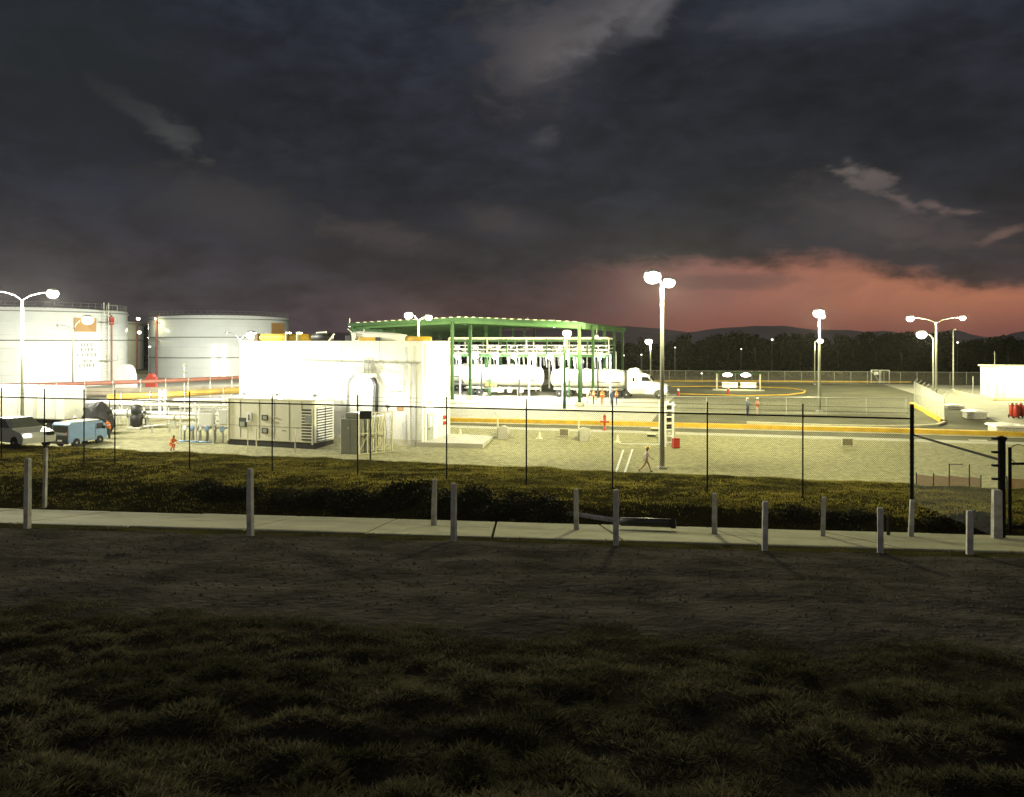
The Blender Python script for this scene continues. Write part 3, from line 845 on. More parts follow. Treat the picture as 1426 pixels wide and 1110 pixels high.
MB().box((0, 0, 0), (.10, .02, .42)).build('numeral', m_dark, w_, (GL * .265, -.085, GH * .62)); MB().box((0, 0, 0), (.24, .02, .06)).build('numeral', m_dark, w_, (GL * .265, -.088, GH * .62 - .24))
MB().lathe([(.10, -.02), (.10, .02)], 10, (GL * .08, -.02, GH * .62), Matrix.Rotation(PI / 2, 3, 'X')).build('filler_cap', m_white, t)
for k, (x, z) in enumerate(((.57, .62), (.61, .60), (.585, .52), (.66, .36))): MB().box((GL * x, -.01, GH * z), (.35, .02, .10)).build('stencil_mark', mat('faint stencil', (.36, .30, .24), .7), t)
vt = MB().bbox((GL * .925, -.02, GH * .5), (1.15, .05, GH * .66), .01).build('side_vent', m_louvre, t)
sl_ = MB()
for k in range(10): sl_.box((GL * .925, -.06, GH * .22 + k * GH * .062), (1.1, .07, .10))
sl_.build('slat', m_beige, vt); MB().bbox((GL * .935, -.09, GH * .62), (.6, .1, .62), .01).build('pane', m_grey, vt)
vt = MB().box((GL + .01, GDp * .5, GH * .5), (.03, GDp * .8, GH * .72)).build('end_vent', m_louvre, t)
sl_ = MB()
for k in range(13):
    for y in (GDp * .29, GDp * .71): sl_.box((GL + .05, y, GH * .17 + k * GH * .056), (.07, GDp * .36, .10))
sl_.build('slat', m_white, vt)
for x in (.02, .98): MB().bbox((GL * x, -.02, GH / 2 + .2), (.14, .14, GH - .3), .02).build('corner_post', m_beige, t)
# thin guard posts with a chain before the generator
for k, px in enumerate((345, 357, 411)):
    q = G(px, 629); t_ = thing('guard_post', ['thin white guard post below the generator window', 'thin white guard post beside another near the generator middle', 'thin white guard post before the generator end'][k], 'post', q)
    MB().pipe([(0, 0, -.1), (0, 0, 1.9)], .05, 6).build('pole', m_cream, t_); MB().lathe([(.12, 0), (.12, .06)], 8).build('foot', m_post, t_)

# grey cabinet and the caged switchgear to its right
c0, c1 = G(475, 632), G(498, 633)
CH = A(475, 583, c0.y).z - c0.z; cw = (c1 - c0).length
t = thing('electric_cabinet', 'tall grey electrical cabinet beside the cage', 'cabinet', c0, SITE)
MB().bbox((cw / 2, .8, CH / 2), (cw + .1, 1.6, CH), .04).build('body', m_grey, t)
MB().box((cw * .55, -.01, CH * .5), (.025, .02, CH * .92)).build('door_seam', m_louvre, t); MB().box((cw * .45, -.04, CH * .74), (.08, .06, .12)).build('handle', m_white, t)
MB().bbox((cw * .6, .7, CH + .25), (cw * .9, 1.1, .45), .06).build('cable_box', m_grey, t)
k0, k1 = G(500, 633.5), G(546, 628)
t = thing('switchgear_cage', 'white steel cage with switchgear inside by the building', 'cage', k0, math.atan2((k1 - k0).y, (k1 - k0).x))
KL = (k1 - k0).length; KH = A(500, 575, k0.y).z - k0.z
for i in range(5): MB().box((KL * i / 4, 0, KH / 2), (.10, .10, KH)).build('post', m_cream, t)
for z in (.06, KH * .5, KH - .05): MB().box((KL / 2, -.02, z), (KL, .07, .08)).build('rail', m_cream, t)
for i in range(3): MB().bbox((KL * (.14 + .3 * i), .9, KH * .46), (KL * .22, .7, KH * .86), .04).build('switch_box', m_beige if i else m_grey, t)
for i in range(9): MB().pipe([(KL * (.06 + .1 * i), .45, .2), (KL * (.06 + .1 * i) + .1, .42, KH * .5), (KL * (.06 + .1 * i) - .05, .45, KH * .9)], .03, 5).build('cable', m_galv if i % 2 else m_grey, t)
for i in range(4): MB().pipe([(KL * (i / 4), 0, KH * .08), (KL * ((i + 1) / 4), 0, KH * .46)], .03, 5).build('brace', m_cream, t)
q = A(511, 577, 62); b = on(q.x, 61.5)
t = thing('notice_board', 'black blank notice board on a post before the cage', 'sign', b)
MB().pipe([(.35, 0, 0), (.35, 0, q.z - b.z)], .07, 6).build('post', m_dark, t); MB().bbox((0, -.08, q.z - b.z), (.92, .07, .62), .02).build('panel', m_dark, t)

# ------------------------------------------------------------------ loading station: green canopy over the bays
R0 = G(807, 566)                                                   # foot of the first column of the outer row
ze, zr = CZ + 2.25 - R0.z, CZ + 2.92 - R0.z                         # eave and ridge above that foot
rz_ = SITE
t = thing('loading_canopy', 'long green steel canopy over the tanker loading bays', 'canopy', R0, rz_)
CAN = t
DPT = 36.0; WR = .7; WL = -dirhit(R0, -SX, 492) if False else 26.0
WM = 13.0                                                          # middle row
def site_px(P, px):                                                # distance left of P along the site to a photo column
    return dirhit(P, -SX, px)
WL = site_px(R0, 490); WM = site_px(R0 + SY * -2, 622)
zx = WM - 1.5
rf = MB()
rf.cur = 0
nd = 34
def roof_z(x):                                                     # low double slope, x = distance left of the outer row
    return zr - (zr - ze) * (abs(x - zx) / (zx if x < zx else (WL - zx))) ** 1.05
prof = []
for k in range(17):
    x = -WR + (WL + WR) * k / 16; prof.append((-x, roof_z(max(x, 0)) if x > 0 else ze - .08))
poly = prof + [(x, z - .10) for x, z in reversed(prof)]
rf.prism(poly, -1.2, DPT); rf.build('roof', m_groof, t)
ed = MB()                                                          # roof sheet rib ends on the near edge, lamplight put into their pale colour
for k in range(int(WL / .95)):
    x = .3 + k * .95; ed.box((-x, -1.28, roof_z(x) + .0), (.42, .16, .07))
ed.build('sheet_rib', m_cream, t)
fa = MB(); fa.prism([(x, z - .12) for x, z in prof] + [(x, z - .42) for x, z in reversed(prof)], -1.15, -1.0); fa.build('fascia', m_groof, t)
for j in range(9):
    y = j * 4.4 + .2; rb = MB()
    rb.prism([(x, z - .12) for x, z in prof] + [(x, z - .75) for x, z in reversed(prof)], y - .1, y + .1); rb.build('rafter', m_green, t)
for k in range(12):
    x = .6 + k * (WL - 1.2) / 11; MB().box((-x, DPT / 2 - .6, roof_z(x) - .22), (.14, DPT, .2)).build('purlin', m_green, t)
rows = {'outer': (0., 5, 9.2), 'middle': (WM, 7, 6.9), 'inner': (WL - 1.5, 5, 9.2)}
for nm, (x, n, sp) in rows.items():
    for j in range(n):
        y = j * sp
        gl = gz(*(R0 - SX * x + SY * y).xy) - R0.z
        cm = MB(); h = roof_z(x) - .3 - gl
        cm.box((-x, y, gl + h / 2), (.34, .08, h)); cm.box((-x - .15, y, gl + h / 2), (.05, .34, h)); cm.box((-x + .15, y, gl + h / 2), (.05, .34, h))
        c = cm.build('column', m_green, t)
        MB().bbox((-x, y, gl + .25), (.9, .9, .5), .06).build('footing', m_conc, c)
# cladding hung from the far eave and the back end
sc_ = MB(); sc_.box((-WL + .25, DPT / 2 - .6, ze - .95), (.10, DPT + .4, 1.75))
for k in range(4): sc_.box((-WL + .33, DPT / 2 - .6, ze - .3 - k * .42), (.10, DPT + .4, .07))
sc_.build('side_cladding', m_groof, t)
sc_ = MB(); sc_.box((-WL + 4.6, DPT - .15, ze - .85), (9.0, .10, 1.9))
for k in range(4): sc_.box((-WL + 4.6, DPT - .24, ze - .2 - k * .42), (9.0, .10, .07))
sc_.build('end_cladding', m_groof, t)
# loading racks: walkway with rails, pipe bundles, drop arms, between the bays
def rack(y, xa, xb, lab):
    o = R0 + SY * y
    k = thing('loading_rack', lab, 'loading rack', on(o.x, o.y), rz_, 'loading racks under the canopy')
    zb = CZ - 1.72 - k.location.z; zt = CZ + .38 - k.location.z
    Lk = xb - xa; cx_ = -(xa + xb) / 2
    MB().box((cx_, 0, zb), (Lk, 1.5, .16)).build('walkway', m_galv, k)
    MB().box((cx_, -.8, zb - .22), (Lk, .14, .36)).build('beam', m_green, k); MB().box((cx_, .8, zb - .22), (Lk, .14, .36)).build('beam', m_green, k)
    MB().box((cx_, -.8, zt), (Lk, .14, .26)).build('beam', m_cream, k); MB().box((cx_, -.8, zt - .34), (Lk, .12, .26)).build('beam', m_green, k)
    n = max(3, int(Lk / 2.6))
    for i in range(n + 1):
        x = -xa - Lk * i / n
        MB().box((x, -.8, (zb + zt) / 2), (.14, .14, zt - zb)).build('hanger', m_green if i % 2 else m_cream, k)
    rr = MB()
    for z in (.55, 1.1): rr.pipe([(-xa, -.72, zb + z), (-xb, -.72, zb + z)], .04, 5)
    for i in range(n * 2): rr.box((-xa - Lk * i / (n * 2), -.72, zb + .55), (.05, .05, 1.1))
    rr.build('railing', m_white, k)
    q = random.Random(int(y * 10))
    for i in range(n):
        x = -xa - Lk * (i + .5) / n
        MB().pipe([(x - .9, .3, zb + .5), (x - .3, .3, zb + .75), (x + .3, .3, zb + .45), (x + .9, .3, zb + .6)], .14, 8).build('meter_pipe', m_white if q.random() < .7 else m_grey, k, smooth=True)
        MB().bbox((x + q.uniform(-.7, .7), .1, zb + .9), (.5, .5, .5), .05).build('meter', m_white if q.random() < .5 else m_dark, k)
        dx = q.uniform(-.8, .8)
        MB().pipe([(x + dx, -.5, zb - .1), (x + dx, -.9, zb - .6), (x + dx + .15, -.9, zb - 2.2)], .11, 8).build('loading_arm', m_white, k, smooth=True)
        if q.random() < .6: MB().pipe([(x - dx, .2, zb - .1), (x - dx, .2, .1)], .12, 8).build('riser_pipe', m_white if q.random() < .6 else m_dark, k)
    for i in range(0, n + 1, 2):
        x = -xa - Lk * i / n; MB().box((x, .5, zb / 2), (.2, .2, zb)).build('leg', m_green if i % 4 else m_white, k)
    return k, zb


ra, zb_a = rack(12.0, site_px(R0 + SY * 12, 849), site_px(R0 + SY * 12, 628), 'nearest loading rack with white drop arms beside the tanker trucks')
rb_, zb_b = rack(24.0, .6, WM + 9, 'second loading rack deeper under the canopy')
rc_, zb_c = rack(33.0, .6, WM + 9, 'deepest loading rack at the far end of the canopy')
# lamps hung under the near rack
for i, (px, wt, lr, lab) in enumerate(((634, 900, .22, 'beside the cream building edge'), (661, 1600, .48, 'over the hidden trailer tail'), (690, 1600, .48, 'over the orange placard'), (716, 1500, .42, 'over the hidden trailer middle'),
                            (742, 1600, .5, 'over the gap between the trailers'), (766, 1500, .42, 'over the tail of the front tanker'), (788, 1300, .38, 'behind the dark lamp pole'), (836, 500, .14, 'at the tanker nose'))):
    s_ = site_px(R0 + SY * 11.0, px); p = R0 + SY * 11.0 - SX * s_
    l = thing('rack_lamp', 'round glaring lamp hung under the rack walkway ' + lab, 'lamp', (p.x, p.y, CZ - 2.0), rz_, 'lamps under the loading rack')
    MB().lathe([(lr * .55, lr * .5), (lr * .4, lr * .85), (.08, lr * .95), (.05, lr + .15)], 12).build('lamp_head', m_galv, l, smooth=True)
    MB().ball((0, 0, 0), (lr * 1.05, lr * 1.05, lr), 14).build('lens', m_lens, l, smooth=True)  # lens enlarged to the round glare of the lamp
    point_light('lamp_light', l, (0, -.1, -lr - .12), wt * 2.5, .25, (1.0, 1.0, .90))
# small bright lamps under the roof
for i, (px, py, lab) in enumerate(((735, 452, 'small white roof lamp above the middle of the bays'), (772, 454, 'small white roof lamp above the front tanker'), (831, 468, 'small white lamp high on the outer column'), (487, 453, 'bright roof lamp at the far corner of the green canopy'))):
    s_ = site_px(R0 + SY * (6 if i < 3 else 1), px); p = R0 + SY * (6 if i < 3 else 1) - SX * s_; q = A(px, py, p.y)
    l = thing('roof_lamp', lab, 'lamp', q, rz_, 'small lamps under the canopy roof')
    MB().ball((0, 0, -.08), (.22, .22, .13), 10).build('lens', m_lens, l); MB().lathe([(.26, 0), (.2, .14), (.04, .18), (.04, .9)], 10).build('lamp_head', m_galv, l)
    point_light('lamp_light', l, (0, -.1, -.5), 160 if i < 3 else 300, .2)

# ------------------------------------------------------------------ vehicles
def wheel(t, x, y, r, w, dual=False):
    m = Matrix.Rotation(PI / 2, 3, 'X')
    ty = MB().lathe([(r * .62, -w / 2), (r * .95, -w / 2), (r, -w * .38), (r, w * .38), (r * .95, w / 2), (r * .62, w / 2)], 20, (x, y, r), m).build('wheel', m_tyre, t, smooth=False)
    MB().lathe([(r * .60, -w / 2 + .05), (r * .6, w / 2 - .03), (r * .4, w / 2 - .09), (r * .18, w / 2 + .02)], 16, (x, y, r), m).build('rim', m_rim, ty)
    return ty


def trailer(t, x0, L, r=1.18, zc=2.55):
    """elliptical tank from x0 to x0 + L, frame, axles"""
    m = Matrix.Rotation(PI / 2, 3, 'Y')
    n = 28; vs = []
    pr = [(.62, -.38), (.86, -.26), (.97, -.1), (1, 0), (1, L), (.97, L + .1), (.86, L + .26), (.62, L + .38)]
    mb = MB()
    for k, x in pr:
        for i in range(n): a = 2 * PI * i / n; vs.append((x0 + x, k * r * 1.04 * math.cos(a), zc + k * r * math.sin(a)))
    fs = [(i * n + k, i * n + (k + 1) % n, (i + 1) * n + (k + 1) % n, (i + 1) * n + k) for i in range(len(pr) - 1) for k in range(n)] + [tuple(range(n - 1, -1, -1)), tuple(range((len(pr) - 1) * n, len(pr) * n))]
    mb.add(vs, fs); tk = mb.build('tank', m_white, t, smooth=True)
    for k in range(1, 5):
        x = x0 + L * k / 5; MB().lathe([(r * 1.03, -.05), (r * 1.03, .05)], 28, (x, 0, zc), m).build('band', m_white, tk)
    for k in range(5): MB().box((x0 + L * (k + .5) / 5, -r * 1.02, zc - r * .35), (L / 5 * .72, .06, .12)).build('marker_stripe', m_dark, tk)
    for k in range(3): MB().lathe([(.3, 0), (.34, .12), (.2, .22)], 12, (x0 + L * (k + .7) / 3.6, 0, zc + r)).build('manhole', m_galv, tk)
    MB().box((x0 + L / 2, 0, zc + r + .03), (L * .9, .5, .06)).build('catwalk', m_galv, tk)
    fr = MB(); fr.box((x0 + L / 2, -.5, 1.12), (L, .14, .3)); fr.box((x0 + L / 2, .5, 1.12), (L, .14, .3)); fr.build('frame', m_grey, t)
    for x in (x0 + .9, x0 + 2.15):
        for y in (-1.05, 1.05): wheel(t, x, y, .5, .34)
    for y in (-.9, .9): MB().box((x0 + L * .72, y, .55), (.14, .14, 1.1)).build('landing_leg', m_grey, t)
    MB().bbox((x0 + L * .45, -1.05, .85), (1.8, .3, .55), .05).build('valve_box', m_white, t)
    for y in (-1.15, 1.15): MB().bbox((x0 + 1.5, y, 1.22), (2.6, .3, .06), .02).build('mudguard', m_galv, t)
    return tk


RT0 = R0 + SY * 14.6
b = RT0 - SX * site_px(RT0, 876); b = on(b.x, b.y, .01)             # back of the cab
t = thing('tanker_truck', 'white tanker truck with a tall sleeper cab leaving the bays', 'truck', b, rz_)
TRK = t
LT = 876; Lx = site_px(b, 763) - 1.2
trailer(t, -Lx - .25, Lx - .55)
W2 = 1.22
cab = [(.0, .95), (.0, 3.55), (.12, 3.9), (.75, 4.05), (1.25, 3.85), (1.75, 3.3), (2.75, 3.05), (3.25, 2.25), (4.75, 1.95), (5.05, 1.7), (5.1, 1.0), (4.9, .62), (.1, .62)]
mb = MB(); n = len(cab)
for y, k in ((-W2, .94), (-W2 * .9, 1.0), (W2 * .9, 1.0), (W2, .94)):
    mb.v += [((x - 2.4) * (1 if k == 1 else .985) + 2.4, y, (z - 1.8) * (1 if k == 1 else .975) + 1.8) for x, z in cab]
for j in range(3): mb.f += [(j * n + i, (j + 1) * n + i, (j + 1) * n + (i + 1) % n, j * n + (i + 1) % n) for i in range(n)]
mb.f += [tuple(range(n)), tuple(range(4 * n - 1, 3 * n - 1, -1))]; mb.mi = [0] * len(mb.f)
cb = mb.build('cab', m_white, t)
for s_ in (-1, 1):
    y = s_ * (W2 + .012)
    MB().prism([(1.78, 2.32), (1.86, 2.92), (2.62, 2.86), (2.98, 2.36)], y - .012, y + .012).build('side_window', m_glass, cb)
    MB().prism([(.62, 2.25), (.62, 2.75), (.88, 2.75), (.88, 2.25)], y - .012, y + .012).build('sleeper_window', m_glass, cb)
    MB().box((1.64, y, 1.85), (.03, .02, 1.9)).build('door_seam', m_louvre, cb); MB().box((2.0, y, 2.12), (.22, .05, .06)).build('handle', m_dark, cb)
    MB().bbox((2.95, s_ * (W2 + .25), 2.55), (.12, .22, .62), .04).build('mirror', m_dark, cb)
    MB().bbox((1.3, s_ * (W2 - .1), .95), (2.1, .3, .75), .12).build('fuel_tank', m_rim, t)
    MB().bbox((4.86, s_ * .95, 1.45), (.36, .42, .36), .08).build('headlight', m_glass, cb)
    MB().box((1.9, y, 1.52), (3.3, .02, .06)).build('trim_strip', m_grey, cb)
    wheel(t, 4.05, s_ * 1.06, .52, .32); wheel(t, -1.35, s_ * 1.02, .52, .5); wheel(t, -.2, s_ * 1.02, .52, .5)
wsf = MB(); wsf.add([(2.80, -1.0, 3.0), (2.80, 1.0, 3.0), (3.25, 1.06, 2.3), (3.25, -1.06, 2.3)], [(0, 3, 2, 1)]); wsf.v = [(x + .03, y, z + .02) for x, y, z in wsf.v]; wsf.build('windscreen', m_glass, cb)
MB().bbox((5.09, 0, 1.3), (.06, 1.3, .8), .02).build('grille', m_dark, cb)
MB().bbox((5.05, 0, .6), (.35, 2.4, .35), .1).build('bumper', m_rim, cb)
for s_ in (-1, 1): # dark wheel arches let into the hood side
    mb = MB(); pts = [(4.05 + .68 * math.cos(PI * k / 10), .58 + .66 * math.sin(PI * k / 10)) for k in range(11)]; mb.prism(pts, s_ * (W2 + .004) - .01, s_ * (W2 + .004) + .01); mb.build('wheel_arch', m_louvre, cb)
fr = MB(); fr.box((1.4, -.42, .85), (6.6, .12, .3)); fr.box((1.4, .42, .85), (6.6, .12, .3)); fr.build('chassis', m_dark, t)
MB().pipe([(-.08, -.95, .9), (-.08, -.95, 3.7)], .09, 8).build('exhaust_stack', m_rim, t)
for y in (-1.0, 1.0): MB().bbox((-.8, y, 1.12), (2.0, .45, .06), .02).build('mudguard', m_dark, t)
# second tanker behind it in the same lane
b2 = RT0 - SX * site_px(RT0, 756); b2 = on(b2.x, b2.y - .3, .01)
t = thing('tanker_trailer', 'white tanker trailer with an orange placard under the glaring lamps', 'trailer', b2, rz_)
L2 = site_px(b2, 646); trailer(t, -L2 + .5, L2 - .9, 1.3, 2.7)
MB().bbox((-site_px(b2, 688), -1.42, 1.6), (1.7, .06, .5), .02).build('placard', m_orange, t)
for x in (-7, -5.8, -4.4, -2.8): MB().bbox((x, -1.2, .9), (.6, .5, .7), .06).build('hose_box', m_white, t)
b3 = R0 + SY * 22.0 - SX * site_px(R0 + SY * 22.0, 742); b3 = on(b3.x, b3.y, .01)
t = thing('tanker_trailer', 'second white tanker trailer parked in the bay behind', 'trailer', b3, rz_)
trailer(t, -13, 13, 1.3, 2.75)

# white box truck, white car and blue van at the left
bt = G(90, 606); t = thing('box_truck', 'white box truck with a glaring blank cargo box', 'truck', bt, SITE)
bh = A(90, 539, bt.y).z - bt.z; bl = site_px(bt, -60)
MB().bbox((-bl / 2, 1.25, 1.45 + (bh - 1.45) / 2), (bl, 2.5, bh - 1.45), .08).build('cargo_box', m_white, t)
fr = MB(); fr.box((-bl / 2, .75, 1.15), (bl, .16, .35)); fr.box((-bl / 2, 1.75, 1.15), (bl, .16, .35)); fr.build('chassis', m_dark, t)
for x in (-2.0, -3.2, -bl + 1.4):
    for y in (.35, 2.15): wheel(t, x, y, .55, .4)
MB().bbox((-bl * .5, .2, .95), (bl * .35, .12, .5), .03).build('side_guard', m_grey, t)
for k in range(6): MB().box((-bl * (k + .5) / 6, -.02, 1.45 + (bh - 1.45) / 2), (.06, .05, bh - 1.7)).build('panel_seam', m_cream, t)
MB().box((-.1, 1.25, 1.0), (.2, 2.3, .25)).build('rear_bumper', m_cream, t)
tl = MB().bbox((.02, .25, 1.1), (.08, .25, .5), .02).build('tail_light', m_orange, t)
q = G(94, 603); t = thing('pipe_hoop', 'cream pipe hoop bent over beside the box truck', 'pipe', q)
zt = A(94, 543, q.y).z - q.z
MB().pipe([(.35, 0, 0), (.35, 0, zt * .75), (.2, 0, zt * .93), (-.1, 0, zt), (-.5, 0, zt * .98)], .07, 8).build('pipe', m_cream, t, smooth=True); MB().pipe([(-1.0, -.1, zt * .5), (.9, -.1, zt * .56)], .08, 6).build('handle', m_white, t)

cq = G(24, 621.0); t = thing('parked_car', 'white car with pale windows at the grass edge', 'car', cq, R(-30))
body = [(-2.1, .35), (-2.15, .85), (-1.7, 1.0), (1.0, 1.02), (1.9, .85), (2.1, .6), (2.05, .3)]
roof_ = [(-1.75, 1.0), (-1.25, 1.48), (.2, 1.52), (1.05, 1.0)]
cbd = MB().prism(body, -.85, .85); cbd.build('body', m_white, t)
mb = MB(); nn = 4
mb.v += [(x, -.80, z) if i in (0, 3) else (x, -.62, z) for i, (x, z) in enumerate(roof_)] + [(x, .80, z) if i in (0, 3) else (x, .62, z) for i, (x, z) in enumerate(roof_)]
mb.f += [(0, 1, 2, 3), (7, 6, 5, 4)] + [(i, i + 4, (i + 1) % 4 + 4, (i + 1) % 4) for i in range(4)]; mb.mi = [0] * 6; mb.build('cabin', m_white, t)
gl = mat('pale glass', (.22, .23, .20), .15)
for s_ in (-1, 1):
    m2 = MB(); m2.add([(-1.45, s_ * .80, 1.05), (-1.12, s_ * .675, 1.42), (-.45, s_ * .67, 1.44), (-.45, s_ * .80, 1.05)], [(0, 1, 2, 3)]); m2.add([(-.36, s_ * .80, 1.05), (-.36, s_ * .67, 1.44), (.15, s_ * .67, 1.45), (.78, s_ * .80, 1.05)], [(0, 1, 2, 3)])
    m2.v = [(x, y + s_ * .015, z) for x, y, z in m2.v]; m2.build('side_window', gl, t)
    for x in (-1.3, 1.3): wheel(t, x, s_ * .78, .33, .22)
    MB().bbox((2.02, s_ * .6, .72), (.2, .4, .2), .05).build('headlight', m_lens2 if s_ < 0 else m_glass, t)
m2 = MB(); m2.add([(.28, -.6, 1.5), (.28, .6, 1.5), (1.0, .74, 1.06), (1.0, -.74, 1.06)], [(0, 3, 2, 1)]); m2.v = [(x + .02, y, z + .012) for x, y, z in m2.v]; m2.build('windscreen', gl, t)
q = G(8, 607); t = thing('dark_crate', 'dark framed crate with a pale front behind the white car', 'crate', q, SITE)
MB().bbox((0, 0, 1.15), (1.6, 1.2, 1.0), .06).build('frame', m_dark, t); MB().bbox((0.1, -.62, 1.15), (.85, .06, .6), .02).build('front_panel', m_cream, t); MB().box((0, 0, .33), (1.2, 1.0, .66)).build('stand', m_dark, t)

vq = G(112, 619.5); t = thing('blue_van', 'pale blue van with a dark slatted rear end', 'van', vq, R(70))
VH = 2.25; vb = MB(); bod = [(-1.75, .42), (-1.75, 1.95), (-1.6, 2.12), (1.2, 2.05), (1.55, 1.75), (1.7, 1.15), (1.75, .42)]
vb.prism([(x * 1.15, z) for x, z in bod], -.95, .95); vb.build('body', m_blue, t)
MB().bbox((-2.03, 0, 1.6), (.06, 1.7, .55), .04).build('rear_window', m_dark, t); MB().bbox((-2.03, 0, .78), (.06, 1.7, .5), .04).build('tailgate', m_dark, t); MB().bbox((-2.05, 0, 1.2), (.06, 1.6, .16), .02).build('rear_trim', m_grey, t)
MB().bbox((-2.1, 0, .42), (.2, 1.9, .2), .04).build('bumper', m_dark, t)
for s_ in (-1, 1):
    for x in (-1.25, 1.2): wheel(t, x, s_ * .86, .38, .26)
    MB().bbox((1.2, s_ * .955, 1.62), (.75, .03, .5), .01).build('side_window', m_glass, t); MB().box((.7, s_ * .955, 1.25), (.03, .02, 1.3)).build('door_seam', m_louvre, t); MB().bbox((1.62, s_ * 1.05, 1.45), (.12, .2, .28), .03).build('mirror', m_dark, t)
    MB().box((-.2, s_ * .955, .62), (2.2, .02, .1)).build('side_trim', m_grey, t)
MB().box((0, 0, 2.14), (2.6, 1.7, .05)).build('roof_panel', m_cream, t)
for y in (-.8, .8): MB().bbox((-2.04, y, 1.22), (.06, .16, .42), .02).build('tail_light', m_red, t)
MB().bbox((-2.09, 0, .6), (.03, .5, .14), .01).build('number_plate', m_white, t)
q = G(112, 612); t = thing('equipment_pile', 'dark tarpaulin heap behind the pale blue van', 'tarpaulin', on(q.x, q.y + 3))
hp = MB(); hp.ball((0, 0, 1.2), (1.5, .9, 1.9), 14); hp.v = [(x * (1 + .25 * math.sin(z * 3 + y * 4)), y, max(z, 0) * (1 + .1 * math.sin(x * 5))) for x, y, z in hp.v]; hp.build('cover', m_dark, t)
MB().pipe([(1.0, 0, .2), (1.2, 0, 3.3)], .06, 6).build('pole', m_dark, t)

# ------------------------------------------------------------------ fences
def fence_post_tube(mb, p, h, r): mb.pipe([p, p + Vector((0, 0, h))], r, 8)


def mesh_fence(name, label, pts, h, m_post_, m_net, pr=.035, rail=.025, ext=0., arm=0., rails=(1.0,), cat='fence', toprail=None, base=0.0):
    """chain link fence along ground points: posts, rails and a woven net as parts"""
    o = Vector(pts[0]); t = thing(name, label, cat, o)
    L = [Vector(p) - o for p in pts]
    for p in L:
        mb = MB(); mb.pipe([p + Vector((0, 0, -.3)), p + Vector((0, 0, h + ext))], pr, 8)
        if arm:
            d = (L[-1] - L[0]).normalized(); n_ = Vector((-d.y, d.x, 0)); mb.pipe([p + Vector((0, 0, h)), p + n_ * -arm + Vector((0, 0, h + abs(arm)))], pr * .8, 6)
        mb.build('post', m_post_, t)
    for k in rails:
        MB().pipe([p + Vector((0, 0, h * k)) for p in L], rail if k < .99 else rail * 1.2, 6).build('rail', m_post_, t)
    for k in ((.18, .34) if ext > .3 else ()):
        MB().pipe([p + Vector((0, 0, h + k)) for p in L], .006, 4).build('barbed_wire', m_post_, t)
    for a, b in zip(L[:-1], L[1:]):
        d = b - a; ln = d.xy.length; rz = math.atan2(d.y, d.x)
        nb = MB(); nb.add([(0, 0, base), (ln, 0, d.z + base), (ln, 0, d.z + h - .02), (0, 0, h - .02)], [(0, 1, 2, 3)])
        nb.build('wire_net', m_net, t, a, rz)
    return t


fp = []
for px in (-130, -60, 2, 62, 117, 160, 264, 379, 498, 622, 733, 853, 985, 1118, 1270):
    u = (px - CX) / F; Y = 30 / (1 + .28 * u); fp.append(on(u * Y, Y))
t = mesh_fence('chain_link_fence', 'tall black chain link fence on the grassy bank', fp[:-1] + [fp[-1]], 2.78, m_fence, m_wire_d, .027, .023, .42)
pc = fp[-1]
cp = MB(); cp.pipe([(0, 0, -.3), (0, 0, 3.25)], .062, 10)
for k in range(16): cp.lathe([(.075, -.02), (.08, 0), (.075, .02)], 8, (0, 0, .2 + k * .19))
cp.build('corner_post', m_fence, t, pc - fp[0])
# side run towards the gate post
gp = G(1395, 751); gh = A(1395, 611, gp.y).z - gp.z
zr1 = A(1270, 606, pc.y).z - pc.z
t = thing('side_fence', 'short black fence run sloping from the corner post to the gate post', 'fence', pc)
dv = gp - pc
MB().pipe([(0.05, 0, zr1), (dv.x, dv.y, dv.z + A(1395, 641, gp.y).z - gp.z)], .034, 8).build('rail', m_fence, t)
nb = MB(); nb.add([(0, 0, .05), (dv.xy.length, 0, dv.z), (dv.xy.length, 0, dv.z + gh - .5), (0, 0, zr1)], [(0, 1, 2, 3)]); nb.build('wire_net', m_wire_d, t, (0, 0, 0), math.atan2(dv.y, dv.x))
t = thing('gate_post', 'thick black gate post with bolted hinges', 'gate post', gp)
mb = MB(); mb.pipe([(0, 0, -.3), (0, 0, gh)], .085, 12); mb.lathe([(.10, gh - .04), (.13, gh + .03), (.02, gh + .07)], 12); mb.build('pole', m_fence, t)
for k in range(7): MB().box((-.15, 0, .5 + k * .33), (.16, .10, .05)).build('hinge', m_fence, t)
gg = gp + Vector((.17, -.05, 0)); t = thing('gate', 'black framed wire gate topped with a wire coil', 'gate', gg, R(4))
fr = MB(); zt1 = A(1402, 623, gg.y).z - gg.z; zt2 = A(1402, 646, gg.y).z - gg.z
fr.pipe([(0, 0, .15), (0, 0, zt1)], .04, 8); fr.pipe([(0, 0, zt2), (4, 0, zt2 + .04)], .032, 8); fr.pipe([(4, 0, .15), (4, 0, zt1)], .055, 8); fr.pipe([(0, 0, .3), (4, 0, .3)], .045, 8); fr.build('frame', m_fence, t)
nb = MB(); nb.add([(0, 0, .3), (4, 0, .3), (4, 0, zt2), (0, 0, zt2)], [(0, 1, 2, 3)]); nb.build('wire_net', m_wire_d, t)
cz = (zt1 + zt2) / 2; cr = (zt1 - zt2) * .62
MB().pipe([(.22 + k * .016, .10 * math.sin(k * .26), cz + 0 * k) if False else (.28 + k * .0085 + cr * math.cos(k * .26), .2 * math.sin(k * .13), cz + cr * math.sin(k * .26)) for k in range(340)], .010, 4).build('wire_coil', m_fence, t)

# pale inner fences
def run(p0, p1, n): return [G(p0[0] + (p1[0] - p0[0]) * k / n, p0[1] + (p1[1] - p0[1]) * k / n) for k in range(n + 1)]


